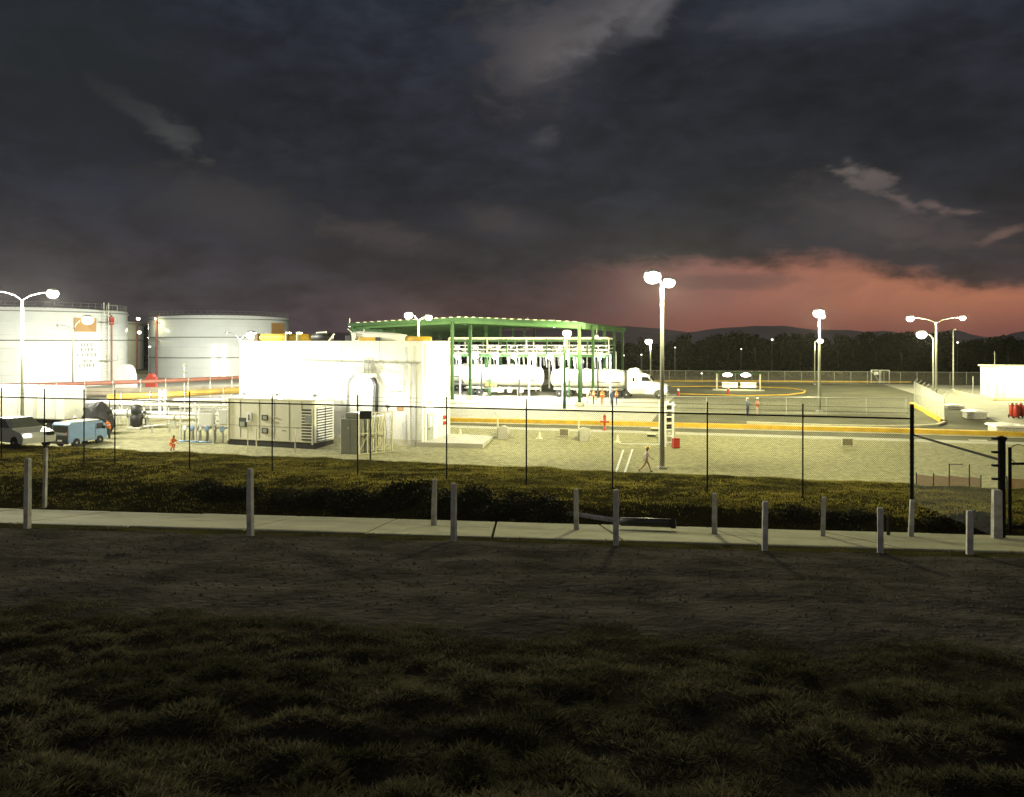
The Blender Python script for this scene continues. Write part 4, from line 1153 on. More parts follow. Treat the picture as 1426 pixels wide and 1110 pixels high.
mesh_fence('yard_fence', 'low pale rail fence with wire net across the truck yard', run((928, 576), (1262, 579), 6), 1.85, m_galv, m_wire_l, .035, .03, 0, 0, (1.0, .1))
mesh_fence('security_fence', 'pale wire fence with leaning barbed arms running away from the kerb corner', run((1315, 590), (1273, 560), 8), 2.5, m_galv, m_wire_c, .035, .025, 0, .4, (1.0,))
mesh_fence('perimeter_fence', 'long dim wire fence in front of the black trees', run((610, 530), (1392, 536), 34), 2.15, m_grey, m_wire_f, .04, .025, 0, 0, (1.0,))
fg = G(1213, 533.5); t = thing('perimeter_gate', 'pale framed gate in the far perimeter fence', 'gate', fg, SITE)
gw = site_px(G(1238, 533.5), 1213); mb = MB()
for x in (0, gw / 2 - .1, gw / 2 + .1, gw): mb.box((x, -.15, 1.2), (.12, .1, 2.4))
for z in (.2, 2.35): mb.box((gw / 2, -.15, z), (gw, .1, .1))
mb.pipe([(0, -.15, 2.3), (gw / 2 - .1, -.15, .25)], .05, 6); mb.build('frame', m_galv, t); MB().bbox((gw * .28, -.25, 1.8), (.7, .06, .6), .02).build('notice', m_white, t)

# ------------------------------------------------------------------ concrete posts along the path
def conc_post(px, ty, by, label, w=.105, lean=0.):
    b = G(px, by); h = A(px, ty, b.y).z - b.z
    mb = MB(); r_ = random.Random(px)
    k = w / 2
    mb.v = [(a * k * s_ + lean * z * .5, c * k * s_, z) for z, s_ in ((-.3, 1.06), (h * .5, 1.0), (h - .03, .95), (h, .82)) for a, c in ((-1, -1), (1, -1), (1, 1), (-1, 1))]
    mb.v = [(x + r_.uniform(-.006, .006), y + r_.uniform(-.006, .006), z) for x, y, z in mb.v]
    mb.f = [(j * 4 + i, j * 4 + (i + 1) % 4, j * 4 + 4 + (i + 1) % 4, j * 4 + 4 + i) for j in range(3) for i in range(4)] + [(12, 13, 14, 15)]; mb.mi = [0] * len(mb.f)
    o = mb.build('concrete_post', m_post, None, b, SITE + r_.uniform(-.15, .15))
    for z in (.35, .68, .93): pass
    return tag(o, label, 'post', 'concrete posts along the path')


O = ('first', 'second', 'third', 'fourth', 'fifth', 'sixth', 'seventh')
for i, (x, ty, by) in enumerate(((38, 638, 736), (349, 653, 746), (632, 673, 754), (858, 682, 760), (1065, 698, 767), (1226, 707, 770), (1350, 711, 772))):
    conc_post(x, ty, by, 'grey concrete post on the track side, %s in line from the tanks end' % O[i], lean=(.03, -.02, 0, 0, .02, 0, .01)[i])
for i, (x, ty, by) in enumerate(((62, 624, 707), (604, 667, 734), (803, 681, 740), (995, 687, 746), (1146, 692, 749), (1268, 696, 750))):
    conc_post(x, ty, by, 'grey concrete post on the bank side, %s in line from the tanks end' % O[i], lean=(.06, .05, -.03, 0, .04, .08)[i])
conc_post(1388, 682, 752, 'stout grey concrete post standing against the black gate post', .19)
b = G(1237, 748); o = MB().lathe([(.05, -.1), (.035, .4), (.015, .62)], 6).build('wooden_stake', m_bark, None, b); tag(o, 'small pointed wooden stake at the path edge', 'stake')

# culvert pipe and drain edge on the bank
a_, b_ = G(868, 741), G(945, 744)
t = thing('culvert_pipe', 'dark culvert pipe lying in the ditch by the path', 'pipe', a_ + Vector((0, .5, .1)))
d_ = b_ - a_; MB().pipe([(0, 0, .05), tuple(d_ + Vector((0, 0, .05)))], .11, 12).build('pipe', m_dark, t, smooth=True); MB().lathe([(.13, -.06), (.13, .06)], 12, d_ * .98 + Vector((0, 0, .05)), d_.to_track_quat('Z', 'Y').to_matrix()).build('collar', m_black, t)
pts = [G(752, 712), G(800, 717), G(850, 725), G(905, 733)]
o0 = pts[0]; o = MB().pipe([p - o0 + Vector((0, 0, .02)) for p in pts], .09, 6).build('drain_edge', m_post, None, o0); tag(o, 'narrow pale drain edge slanting down the dark bank', 'kerb')

# ------------------------------------------------------------------ kerbs and painted lines
def kerb(pts, label, w, h, top, face, name='kerb'):
    P = [G(*p) for p in pts]; Q_ = [P[0]]
    for a, b in zip(P[:-1], P[1:]):
        n_ = max(1, int((b - a).length / 4)); Q_ += [on(*(a.lerp(b, (k + 1) / n_)).xy) for k in range(n_)]
    o = Q_[0]; t = thing(name, label, 'kerb', o); tv = []; n_ = len(Q_)
    for i, p in enumerate(Q_):
        d = (Q_[min(i + 1, n_ - 1)] - Q_[max(i - 1, 0)]); nn = Vector((-d.y, d.x, 0)).normalized() * w / 2
        for s_, z in ((-1, -.2), (-1, h - .03), (-.85, h), (.85, h), (1, h - .03), (1, -.2)): tv.append(p - o + nn * s_ + Vector((0, 0, z)))
    for nm, ks, m_ in (('top', (1, 2, 3), top), ('face', (0, 4), top)):
        MB().add(tv, [(i * 6 + k, (i + 1) * 6 + k, (i + 1) * 6 + k + 1, i * 6 + k + 1) for i in range(n_ - 1) for k in ks]).build(nm, m_, t)
    if face is not top:
        gv = []
        for i, p in enumerate(Q_):
            d = (Q_[min(i + 1, n_ - 1)] - Q_[max(i - 1, 0)]); nn = Vector((-d.y, d.x, 0)).normalized(); nn = nn if nn.y < 0 else -nn
            for k in (w / 2 - .03, w / 2 + .75): e = p + nn * k; gv.append((e.x - o.x, e.y - o.y, gz(e.x, e.y) + .05 - o.z))
        MB().add(gv, [(i * 2, i * 2 + 2, i * 2 + 3, i * 2 + 1) for i in range(n_ - 1)]).build('gutter', face, t)
    return t


kerb([(560, 584), (627, 587), (800, 590.5), (940, 594.5), (1200, 601), (1426, 608), (1560, 612)], 'long yellow painted kerb between the gravel yard and the truck yard', .85, .40, m_yellow, m_cream)
kerb([(862, 531.5), (1000, 531.5), (1150, 532.5), (1268, 533)], 'far yellow kerb at the back of the truck yard', .7, .30, m_yellow, m_yellow)
kerb([(942, 549), (1040, 551.5), (1096, 550.5), (1119, 547.5), (1121, 544.5), (1105, 541.5), (1060, 539.5), (985, 538.5), (935, 539)], 'rounded yellow kerb of the island around the shelter', .32, .14, m_yellow, m_yellow)
kerb([(1270, 564), (1293, 577), (1314, 589)], 'short yellow kerb below the pale wire fence', .55, .35, m_yellow, m_yellow)
kerb([(1315, 590), (1305, 593.5), (1280, 595), (1230, 595.5), (1160, 594.5), (1040, 590)], 'pale curved kerb sweeping round the yard corner', .4, .22, m_cream, m_cream)
kerb([(1330, 546), (1356, 553), (1384, 557.5), (1440, 558)], 'pale kerb at the foot of the white hut', .5, .3, m_cream, m_yellow)


def line(p, q, w, label, m_=m_white):
    a, b = G(*p), G(*q); o = a; d = (b - a); n = Vector((-d.y, d.x, 0)).normalized() * w / 2; k = 6
    vs = []
    for i in range(k + 1):
        c = a.lerp(b, i / k)
        for s_ in (-1, 1): e = c + n * s_; vs.append((e.x - o.x, e.y - o.y, gz(e.x, e.y) + .02 - o.z))
    ob = MB().add(vs, [(2 * i, 2 * i + 1, 2 * i + 3, 2 * i + 2) for i in range(k)]).build('painted_line', m_, None, o)
    ob['kind'] = 'structure'; return tag(ob, label, 'road marking', None, 'structure')


line((806, 659), (868, 627), .16, 'slanting white line on the gravel, nearer the cream building')
line((818, 660), (881, 625.5), .16, 'slanting white line on the gravel, nearer the walking worker')
line((862, 618.3), (922, 619), .3, 'short level white line on the gravel beside the lamp pole')

# ------------------------------------------------------------------ yard furniture
for px, by, lab in ((693, 611, 'concrete gate stub with a bent wire post beside the door slab'), (806, 614, 'concrete gate stub with a bent wire post near the yard middle')):
    q = G(px, by); h = A(px, by - 33, q.y).z - q.z; t = thing('gate_stub', lab, 'gate post', q, SITE, 'concrete gate stubs')
    MB().pipe([(0, 0, -.1), (0, 0, h), (-.28, 0, h + .28)], .075, 8).build('post', m_cream, t)
    MB().prism([(.12, 0), (.12, 1.0), (.5, 1.15), (.95, 1.05), (1.05, .55), (.8, 0)], -.3, .3).build('block', m_conc, t)
    MB().prism([(-.12, .02), (-.12, .95), (.11, .95), (.11, .02)], .32, 2.4).build('wing_wall', m_conc, t)
for px, by, lab in ((641, 607, 'small white marker cone on the door slab edge'), (751, 611, 'small white marker cone between the two gate stubs'), (860, 616, 'small white marker cone beside the painted line')):
    q = G(px, by); t = thing('marker_cone', lab, 'cone', q, 0, 'white marker cones')
    MB().lathe([(.26, 0), (.26, .05), (.17, .06), (.13, .38), (.09, .6), (.03, .66)], 14).build('cone', m_cream, t, smooth=True); MB().box((0, 0, .025), (.6, .6, .06)).build('base', m_cream, t)
for px, py, w, h, lab in ((785.5, 602, 14, 11, 'dark square sign with a pale rim standing near the gate stub'), (1180, 615.5, 15, 11, 'dark square sign standing alone on the gravel')):
    q = G(px, py + h * .75); k = q.y / F; t = thing('yard_sign', lab, 'sign', q, SITE, 'dark yard signs')
    w, h = w * k, h * k
    pn = MB().bbox((0, 0, h * .75), (w, .07, h), .03).build('panel', m_cream, t); MB().bbox((0, -.045, h * .75), (w * .84, .03, h * .78), .01).build('face', mat('sign face', (.16, .14, .09), .6), pn)
    for s_ in (-1, 1): MB().box((s_ * w * .35, .05, h * .15), (.06, .06, h * .4)).build('leg', m_grey, t)
q = G(842, 599); h = A(842, 577, q.y).z - q.z; t = thing('fire_hydrant', 'red fire hydrant standing in front of the yellow kerb', 'hydrant', q, SITE)
MB().lathe([(.2, 0), (.2, .06), (.11, .1), (.11, h * .45), (.17, h * .5), (.17, h * .56), (.12, h * .6), (.14, h * .85), (.16, h * .88), (.08, h * .98), (.03, h)], 14).build('barrel', m_red, t, smooth=True)
MB().lathe([(.10, -.42), (.12, -.4), (.08, -.3), (.08, .3), (.12, .4), (.10, .42)], 10, (0, 0, h * .53), Matrix.Rotation(PI / 2, 3, 'Y')).build('nozzle', m_red, t)
MB().pipe([(.25, 0, h), (.2, 0, h + .5), (0, 0, h + .65), (-.2, 0, h + .5), (-.18, 0, h + .2)], .04, 6).build('hook', m_galv, t)
q = G(931, 622); h = A(931, 560, q.y).z - q.z; t = thing('access_ladder_stand', 'white ladder stand with dark steps beside the tall lamp pole', 'ladder', q, R(20))
fr = MB()
for x, y in ((-.3, 0), (.42, 0), (-.3, .9), (.42, .9)): fr.box((x, y, h / 2), (.14, .12, h))
for k in range(7): fr.box((.06, 0, .35 + k * h / 7), (.72, .10, .10)); fr.pipe([(-.3, .02, .2 + k * h / 7), (-.3, .9, .2 + (k + .8) * h / 7)], .04, 5)
fr.build('frame', m_white, t)
for k, (z, hh) in enumerate(((.85, .32), (.70, .10), (.62, .28), (.47, .12), (.40, .2))): MB().bbox((.06, .1, h * z), (.56, .06, h * hh * .42), .01).build('step_panel', m_dark, t)
MB().bbox((.2, .5, h * .93), (1.0, .9, .14), .04).build('platform', m_white, t); MB().prism([(.5, 0), (1.0, 0), (.55, h * .8), (.45, h * .8)], .3, .45).build('stay', m_cream, t)
q = G(941, 624); o = thing('red_bin', 'square red bin at the foot of the white ladder stand', 'bin', q, R(12)); MB().bbox((0, 0, .38), (.55, .5, .72), .05).build('tub', m_red, o); MB().bbox((0, 0, .77), (.6, .55, .07), .02).build('lid', m_red, o)
for px, by, w, lab in ((914, 600, 1.0, 'flat pale block beside the lamp pole, farther from the bank'), (908, 608, .9, 'flat pale block beside the lamp pole, with a dark underside')):
    q = G(px, by); o = thing('concrete_block', lab, 'block', q, SITE); MB().bbox((0, 0, .24), (w, .5, .14), .03).build('top', m_cream, o); MB().box((-.05, .05, .08), (w * .8, .4, .2)).build('foot', m_dark, o)
for px, by, lab in ((944.5, 552.5, 'red bollard with a white top just beyond the truck nose'), (1014, 549, 'red bollard on the island before the shelter')):
    q = G(px, by); t = thing('bollard', lab, 'bollard', q, 0, 'red bollards'); MB().lathe([(.28, 0), (.28, .1), (.2, .14), (.17, .8)], 12).build('body', m_red, t); MB().lathe([(.17, .8), (.16, 1.05), (.06, 1.12)], 12).build('cap', m_white, t)
# pale cable pits on the gravel, red drums, white hut
for px, by, w, lab in ((1331, 570, 2.0, 'low pale concrete pit cover nearest the wire fence'), (1361, 584, 2.1, 'raised pale concrete pit before the red drums'), (1412, 606, 3.0, 'large pale concrete pit behind the gate post')):
    q = G(px, by); t = thing('cable_pit', lab, 'pit', q, SITE, 'concrete pits on the gravel'); h = .32 if by < 575 else .65
    MB().bbox((0, w / 2, h / 2), (w * .85, w * .9, h), .04).build('wall', m_post, t); MB().prism([(-w / 2, h), (-w * .46, h + .1), (0, h + .2), (w * .46, h + .1), (w / 2, h)], -.02, w).build('cover', m_white, t)
line((1349, 613), (1375, 613.6), .5, 'short pale painted bar on the gravel by the gate post', m_cream)
for k, px in enumerate((1409, 1415, 1421, 1428)):
    q = G(px, 582 - k * .2 + (k % 2)); t = thing('wheeled_extinguisher', ['red wheeled extinguisher nearest the pale pits', 'red wheeled extinguisher second in its row of four', 'red wheeled extinguisher third in its row of four', 'red wheeled extinguisher cut by the picture edge'][k], 'extinguisher', q, SITE, 'red wheeled extinguishers')
    MB().lathe([(.10, .12), (.24, .2), (.25, 1.15), (.18, 1.32), (.06, 1.38), (.06, 1.5)], 14).build('cylinder', m_red, t, smooth=True); MB().pipe([(-.2, .1, 1.1), (-.2, .3, 1.5), (.2, .3, 1.5), (.2, .1, 1.1)], .03, 6).build('handle', m_dark, t)
    for s_ in (-1, 1): MB().lathe([(.17, -.03), (.17, .03)], 12, (s_ * .25, .1, .17), Matrix.Rotation(PI / 2, 3, 'Y')).build('wheel', m_black, t)
    MB().pipe([(.05, -.2, 1.35), (.26, -.28, 1.0), (.2, -.3, .5), (.05, -.28, .8)], .025, 5).build('hose', m_black, t)
q = G(1384, 557); h = A(1384, 511, q.y).z - q.z; t = thing('white_hut', 'white flat roofed hut burned out by its own light', 'building', q, SITE)
wd = 11.0
MB().bbox((wd / 2, 3, h / 2), (wd, 6, h), .03).build('wall', m_white, t); MB().bbox((wd / 2, 3, h + .05), (wd + .5, 6.5, .18), .03).build('roof', m_cream, t)
for x in (.35, 1.1): MB().box((x, -.02, 1.15), (.06, .03, 2.3)).build('door_seam', m_grey, t)
MB().pipe([(.08, -.05, h), (.08, -.05, h + 2.0)], .03, 5).build('aerial', m_grey, t)
lq = thing('wall_lamp', 'small wall lamp above the door of the white hut', 'lamp', q + SX * 2.4 - SY * .35 + Vector((0, 0, h - .35)), SITE)
MB().bbox((0, 0.15, .1), (.4, .3, .12), .03).build('lamp_head', m_galv, lq); MB().ball((0, 0.05, 0), (.15, .12, .08)).build('lens', m_lens, lq); point_light('lamp_light', lq, (0, -2.2, -.3), 1300, .2)
for px, lab in ((1355, 'thin white marker pole on the grass beside the white hut, standing farther off'), (1377, 'thin white marker pole close to the wall of the white hut')):
    q = G(px, 548); o = thing('marker_pole', lab, 'pole', q); MB().pipe([(0, 0, -.1), (0, 0, 2.5)], .05, 6).build('pole', m_galv, o); MB().lathe([(.2, 0), (.2, .06)], 8).build('foot', m_post, o)
# lit shelter on the island
q = G(998, 543.5); w = site_px(G(1058, 543.5), 998); h = A(998, 520, q.y).z - q.z; t = thing('guard_shelter', 'small green framed shelter with two glaring lamps on the island', 'shelter', q, SITE)
for x in (0, w):
    for y in (0, 2.2): MB().box((x, y, h / 2), (.16, .16, h)).build('post', m_cream, t)
MB().bbox((w / 2, 1.1, h + .06), (w + .7, 3.0, .16), .04).build('roof', m_green, t)
for k, c in enumerate((.30, .73)):
    o = MB().bbox((w * c, 1.5, .75), (w * .36, .5, .75), .04).build('counter', m_white, t); MB().bbox((w * c, 1.2, 1.16), (w * .38, .9, .07), .02).build('counter_top', m_white, o)
MB().slab([(-.6, -.6), (w + .6, -.6), (w + .6, 2.8), (-.6, 2.8)], -.1, .1).build('floor_slab', m_conc, t)
for k, c in enumerate((.25, .67)):
    p_ = q + SX * w * c - SY * .35 + Vector((0, 0, h - .18)); l = thing('shelter_lamp', ['glaring lamp under the shelter roof, nearer the truck', 'glaring lamp under the shelter roof, nearer the tall pole'][k], 'lamp', p_, SITE, 'lamps under the shelter roof')
    MB().bbox((0, 0, .14), (1.3, .4, .12), .04).build('lamp_head', m_galv, l); MB().ball((0, 0, 0), (.75, .3, .32), 14).build('lens', m_lens, l); point_light('lamp_light', l, (0, .3, -.55), 420, .2)
# orange safety net on the bank crest
na, nb_ = G(1277, 690), G(1352, 694)
Yn = 36 / (1 + .28 * .53)
pts = [on((p - CX) / F * (37 / (1 + .28 * (p - CX) / F)), 37 / (1 + .28 * (p - CX) / F)) for p in (1276, 1300, 1322, 1350, 1366, 1402, 1440)]
m_onet = chainlink('orange plastic net', (.9, .17, .04), .11, .42)
def onet(P, lab):
    t = thing('safety_net', lab, 'net', P[0]); L = [p - P[0] for p in P]
    for a, b in zip(L[:-1], L[1:]):
        d = b - a; k = MB(); k.add([(0, 0, .0), (d.xy.length, 0, d.z), (d.xy.length, 0, d.z + .62), (0, 0, .68)], [(0, 1, 2, 3)]); k.build('net', m_onet, t, a, math.atan2(d.y, d.x))
    for i, p in enumerate(L): MB().pipe([p + Vector((0, 0, -.2)), p + Vector((0, 0, 1.15 if i in (2, 3) else .75))], .025, 6).build('stake', m_fence, t)
    if len(L) > 4: MB().pipe([L[2] + Vector((0, 0, 1.13)), L[2].lerp(L[3], .7) + Vector((0, 0, 1.13))], .02, 5).build('stake', m_grey, t)
onet(pts[:5], 'orange safety net on the bank between the corner post and the gate post'); onet(pts[5:], 'orange safety net seen through the gate')

# ------------------------------------------------------------------ lamp posts
post_at(31, 418, 74, [(2.8, .75, .54, 20000), (-2.7, .85, .45, 20000)], 'tall curved twin lamp post in front of the large marked tank', r=.13, lcol=(1, .98, .80))
post_at(101.5, 459, 120, [(2.2, 1.7, .85, 900), (-2.2, .7, .25, 0)], 'slim twin lamp post close to the marked tank with one lamp out', r=.10, lcol=(1, .98, .80))
post_at(334, 474, 130, [(1.9, 1.1, .85, 11500), (-2.2, 1.3, .22, 0)], 'slim lamp post behind the edge of the cream building', r=.10, lcol=(1, .98, .80))
post_at(583, 447, 88, [(-1.1, .75, .48, 5000), (1.1, .5, .4, 5000)], 'twin lamp post rising behind the cream building roof', r=.10)
post_at(922, 396, 57.5, [(-.68, .72, .62, 11000), (.5, .24, .44, 10000)], 'tallest lamp post with two glaring heads beside the walking worker', r=.15)
post_at(906, 476, 150, [(-.35, .25, .72, 3000)], 'far lamp post behind the truck cab', r=.12)
post_at(1141, 441, 87, [(-.05, .55, .62, 19000), (.35, .1, .3, 2000)], 'lamp post with a glaring double head in the truck yard', r=.15)
post_at(1134.5, 476, 140, [(.95, .3, .55, 1500)], 'thin far lamp post just behind the truck yard lamp post', r=.09)
post_at(1303.5, 450, 106, [(-3.4, .75, .5, 5000), (3.5, .8, .42, 5000), (-.05, .05, .18, 0)], 'wide armed lamp post by the pale wire fence', r=.13)
post_at(1299.5, 470, 118, [(-1.7, .65, .75, 5000)], 'lamp post with one drooping glare beside the wide armed post', r=.10)
post_at(1327.5, 460, 125, [(.35, .15, .14, 0)], 'unlit pole between the wide armed lamp post and the white hut', r=.10)
post_at(786, 466, 91, [(.3, .3, .52, 6000)], 'dark green lamp post in front of the loading canopy', r=.15, post_mat=m_green)
lamp_post(on(-74, 96), 13.0, [(2.65, .75, .52, 900), (-2.5, .85, .42, 400)], 'added curved twin lamp post out of view beyond the large marked tank', lcol=(1, .98, .80))  # unseen post added to light the large tank
lamp_post(on(-43, 57), 13.0, [(2.65, .75, .52, 4800), (-2.5, .85, .42, 1200)], 'added curved twin lamp post out of view at the grass edge before the white car', lcol=(1, .965, .62))  # unseen post added to light the generator front and the parked vehicles
# small distant lights
for px, py, lab in ((192.5, 444, 'small glaring lamp at the top rim of the half hidden tank'), (194, 463, 'small glaring lamp halfway down the half hidden tank'), (217, 444, 'small lamp at the rim of the second white tank')):
    q = A(px, py, 166 if px > 200 else 200); l = thing('tank_lamp', lab, 'lamp', q, 0, 'small lamps on the tanks'); MB().ball((0, 0, 0), (.45, .4, .4) if px < 200 else (.25, .25, .25), 12).build('lens', m_lens, l); MB().lathe([(.4, .25), (.1, .5)], 10).build('lamp_head', m_galv, l); MB().pipe([(0, 0, .4), (-.9, 1.6, .4)], .06, 6).build('arm', m_galv, l); point_light('lamp_light', l, (-.3, -1.6, -.6), 2600 if px < 200 else 400, .2)

for i, (px, py, r_, lab) in enumerate(((893, 494, .16, 'tiny far lamp right above the truck cab'), (868, 495, .22, 'tiny far lamp low beside the canopy column'), (940, 484, .14, 'tiny far lamp right of the tallest lamp post'), (1032, 486, .14, 'tiny far lamp above the lit shelter'),
        (1075, 473, .24, 'tiny far lamp at the tree tops under the hills'), (1333, 477, .2, 'tiny far lamp in the trees behind the unlit pole'), (977, 520, .2, 'tiny far lamp at the fence left of the shelter'), (209, 483, .25, 'tiny far lamp in the gap between the tanks'), (1221, 520, .2, 'tiny far lamp at the far perimeter gate'))):
    q = A(px, py, 158 if i != 4 else 170); b = on(q.x, q.y); t = thing('distant_lamp', lab, 'lamp post', b, 0, 'tiny lamps before the trees'); hh = q.z - b.z
    MB().pipe([(0, 0, 0), (0, 0, hh)], .06, 5).build('pole', m_dark, t); MB().ball((0, -.15, hh), (r_, r_ * .8, r_ * .8), 10).build('lens', m_lens2, t)
    MB().lathe([(r_ * .9, hh + r_ * .6), (.05, hh + r_ * 1.1)], 8).build('lamp_head', m_dark, t)
# unseen small floodlights added on the generator roof to burn out the facade
for k, f_ in enumerate((.12, .5, .93)):
    p_ = g0 + Vector((math.cos(gA) * GL * f_ - math.sin(gA) * 1.0, math.sin(gA) * GL * f_ + math.cos(gA) * 1.0, GH + .1))
    t = thing('added_floodlight', 'small added floodlight on the generator roof aimed at the wall, ' + ('tank end', 'middle', 'cage end')[k], 'floodlight', p_, gA, 'added floodlights washing the cream wall')
    MB().pipe([(0, 0, 0), (0, 0, .25)], .04, 6).build('pole', m_dark, t); h_ = MB().bbox((0, 0, .32), (.36, .16, .24), .03).build('lamp_head', m_grey, t); MB().bbox((0, .085, .32), (.30, .02, .18), .005).build('lens', m_lens, h_)
    point_light('lamp_light', h_, (0, .5, .55), (1300, 900, 350)[k], .15, (1, 1, .94))
for nm_, P_f, ht_, pw in (('small added floodlight on the grey electrical cabinet aimed at the wall', c0 + SX * cw * .5 + SY * 1.2, CH + .05, 260), ('small added floodlight on the white cage aimed at the wall', k0.lerp(k1, .8) + SY * .4, KH, 220)):  # two more unseen floodlights added to brighten the rest of the wall
    t = thing('added_floodlight', nm_, 'floodlight', (P_f.x, P_f.y, P_f.z + ht_), bA, 'added floodlights washing the cream wall')
    MB().pipe([(0, 0, -.1), (0, 0, .25)], .04, 6).build('pole', m_dark, t); h_ = MB().bbox((0, 0, .32), (.36, .16, .24), .03).build('lamp_head', m_grey, t); MB().bbox((0, .085, .32), (.30, .02, .18), .005).build('lens', m_lens, h_)
    point_light('lamp_light', h_, (0, .4, .5), pw, .15, (1, 1, .94))
p_ = B0 + Vector((math.cos(bA) * -4.9, math.sin(bA) * -4.9, 0)) - bD * .85; l = thing('wall_lamp', 'lamp under the white cable tray on the cream wall', 'lamp', (p_.x, p_.y, B0.z + zl - .28), bA)
MB().bbox((0, 0, .06), (.5, .3, .12), .03).build('lamp_head', m_galv, l); MB().ball((0, 0, -.02), (.2, .12, .07)).build('lens', m_lens, l); point_light('lamp_light', l, (0, -1.1, -.35), 220, .15, (1, 1, .92))
p_ = B0 + bD * BD * .26 + Vector((math.cos(bA) * .45, math.sin(bA) * .45, 0)); l = thing('wall_lamp', 'lamp over the grey door of the cream building', 'lamp', (p_.x, p_.y, B0.z + 4.6), bA)
MB().bbox((-.15, 0, .06), (.5, .3, .12), .03).build('lamp_head', m_galv, l); MB().ball((0, 0, -.02), (.16, .12, .07)).build('lens', m_lens, l); point_light('lamp_light', l, (.9, 0, -.35), 600, .15, (1, 1, .92))

# ------------------------------------------------------------------ people
def person(loc, face, label, pose, shirt, trousers, helmet=None, vest=None, boots=None, group=None, H=1.74):
    """one continuous skinned body facing local +x. POSE: thigh l/r, knee l/r, shoulder l/r, elbow l/r (degrees, forward positive), lean"""
    g = lambda k, d=0: R(pose.get(k, d))
    V, E_, RD, KD = [], [], [], []
    def add(p, r, par=None, kind='shirt'):
        V.append(Vector(p)); RD.append(r * (1.18 if r > .04 else 1)); KD.append(kind)
        if par is not None: E_.append((par, len(V) - 1))
        return len(V) - 1
    k = H / 1.74; ln = g('lean')
    def up(d, a=0.): return Vector((math.sin(a) * d, 0, math.cos(a) * d))
    pel = add((0, 0, 0), .135 * k, None, 'trousers')
    wa = add(Vector((0, 0, 0)) + up(.17 * k, ln), .125 * k, pel); ch = add(V[wa] + up(.24 * k, ln), .150 * k, wa)
    nb_ = add(V[ch] + up(.15 * k, ln), .075 * k, ch); nk = add(V[nb_] + up(.07 * k, ln), .055 * k, nb_, 'skin')
    hd = add(V[nk] + up(.09 * k, ln * .3) + Vector((.02, 0, 0)), .085 * k, nk, 'skin'); tp = add(V[hd] + up(.10 * k, ln * .2), .082 * k, hd, 'skin')
    add(V[hd] + Vector((.105 * k, 0, -.005)), .018, hd, 'skin')
    for s_, n in ((1, 'l'), (-1, 'r')):
        a, b = g('th' + n), g('kn' + n)
        hp = add(Vector((0, s_ * .09 * k, -.05 * k)), .095 * k, pel, 'trousers')
        kn = add(V[hp] + Vector((math.sin(a), .0, -math.cos(a))) * .43 * k, .065 * k, hp, 'trousers')
        an = add(V[kn] + Vector((math.sin(a - b), 0, -math.cos(a - b))) * .42 * k, .045 * k, kn, 'trousers')
        he = add(V[an] + Vector((math.sin(a - b), 0, -math.cos(a - b))) * .05 * k, .045 * k, an, 'boots'); add(V[he] + Vector((.17 * math.cos(a - b), 0, .17 * math.sin(a - b))) * k, .036 * k, he, 'boots')
        a, b = g('sh' + n) + ln * -.5, g('el' + n)
        sh = add(V[ch] + up(.09 * k, ln) + Vector((0, s_ * .17 * k, 0)), .068 * k, ch)
        eb = add(V[sh] + Vector((math.sin(a), s_ * .12, -math.cos(a))).normalized() * .29 * k, .045 * k, sh)
        wr = add(V[eb] + Vector((math.sin(a + b), 0, -math.cos(a + b))) * .25 * k, .030 * k, eb)
        d = Vector((math.sin(a + b), 0, -math.cos(a + b))); sd = Vector((math.cos(a + b), 0, math.sin(a + b)))
        pa = add(V[wr] + d * .07 * k, .028 * k, wr, 'skin')
        for j, (o_, l_) in enumerate(((-.028, .062), (-.010, .075), (.010, .072), (.028, .055))):
            f1 = add(V[pa] + d * l_ * .55 + sd * o_, .010, pa, 'skin'); add(V[f1] + d * l_ * .5 + Vector((0, -s_ * .015, 0)), .008, f1, 'skin')
        f1 = add(V[wr] + d * .05 + sd * .045, .011, pa, 'skin'); add(V[f1] + d * .035 + sd * .012, .009, f1, 'skin')
    me = bpy.data.meshes.new('tmp'); me.from_pydata([tuple(v) for v in V], E_, []); o = bpy.data.objects.new('tmp', me); COL.objects.link(o)
    o.modifiers.new('s', 'SKIN'); sb = o.modifiers.new('u', 'SUBSURF'); sb.levels = 1
    for i, sv in enumerate(me.skin_vertices[0].data): sv.radius = (RD[i], RD[i]); sv.use_root = (i == pel)
    dg = bpy.context.evaluated_depsgraph_get(); dg.update()
    bm_ = bpy.data.meshes.new_from_object(o.evaluated_get(dg)); bpy.data.objects.remove(o)
    bm_.name = 'body'; bm_.materials.clear()
    order = {'shirt': 0, 'trousers': 1, 'skin': 2, 'boots': 3}
    for m_ in (shirt, trousers, m_skin, boots or m_dark): bm_.materials.append(m_)
    A_ = np.array([V[a] for a, b in E_]); B_ = np.array([V[b] for a, b in E_]); kk = [order[KD[b]] for a, b in E_]
    n = len(bm_.polygons); C = np.empty(n * 3); bm_.polygons.foreach_get('center', C); C = C.reshape(-1, 3)
    AB = B_ - A_; tt = np.clip(((C[:, None] - A_[None]) * AB[None]).sum(-1) / (AB ** 2).sum(-1)[None], 0, 1)
    D = np.linalg.norm(C[:, None] - (A_[None] + tt[..., None] * AB[None]), axis=-1) / np.array([max(RD[b], .02) for a, b in E_])[None] ** .5
    bm_.polygons.foreach_set('material_index', np.array(kk)[D.argmin(1)].astype(np.int32)); bm_.polygons.foreach_set('use_smooth', [True] * n); bm_.update()
    co = np.empty(len(bm_.vertices) * 3); bm_.vertices.foreach_get('co', co); zmin = co.reshape(-1, 3)[:, 2].min()
    t = thing('person', label, 'person', Vector(loc), face, group)
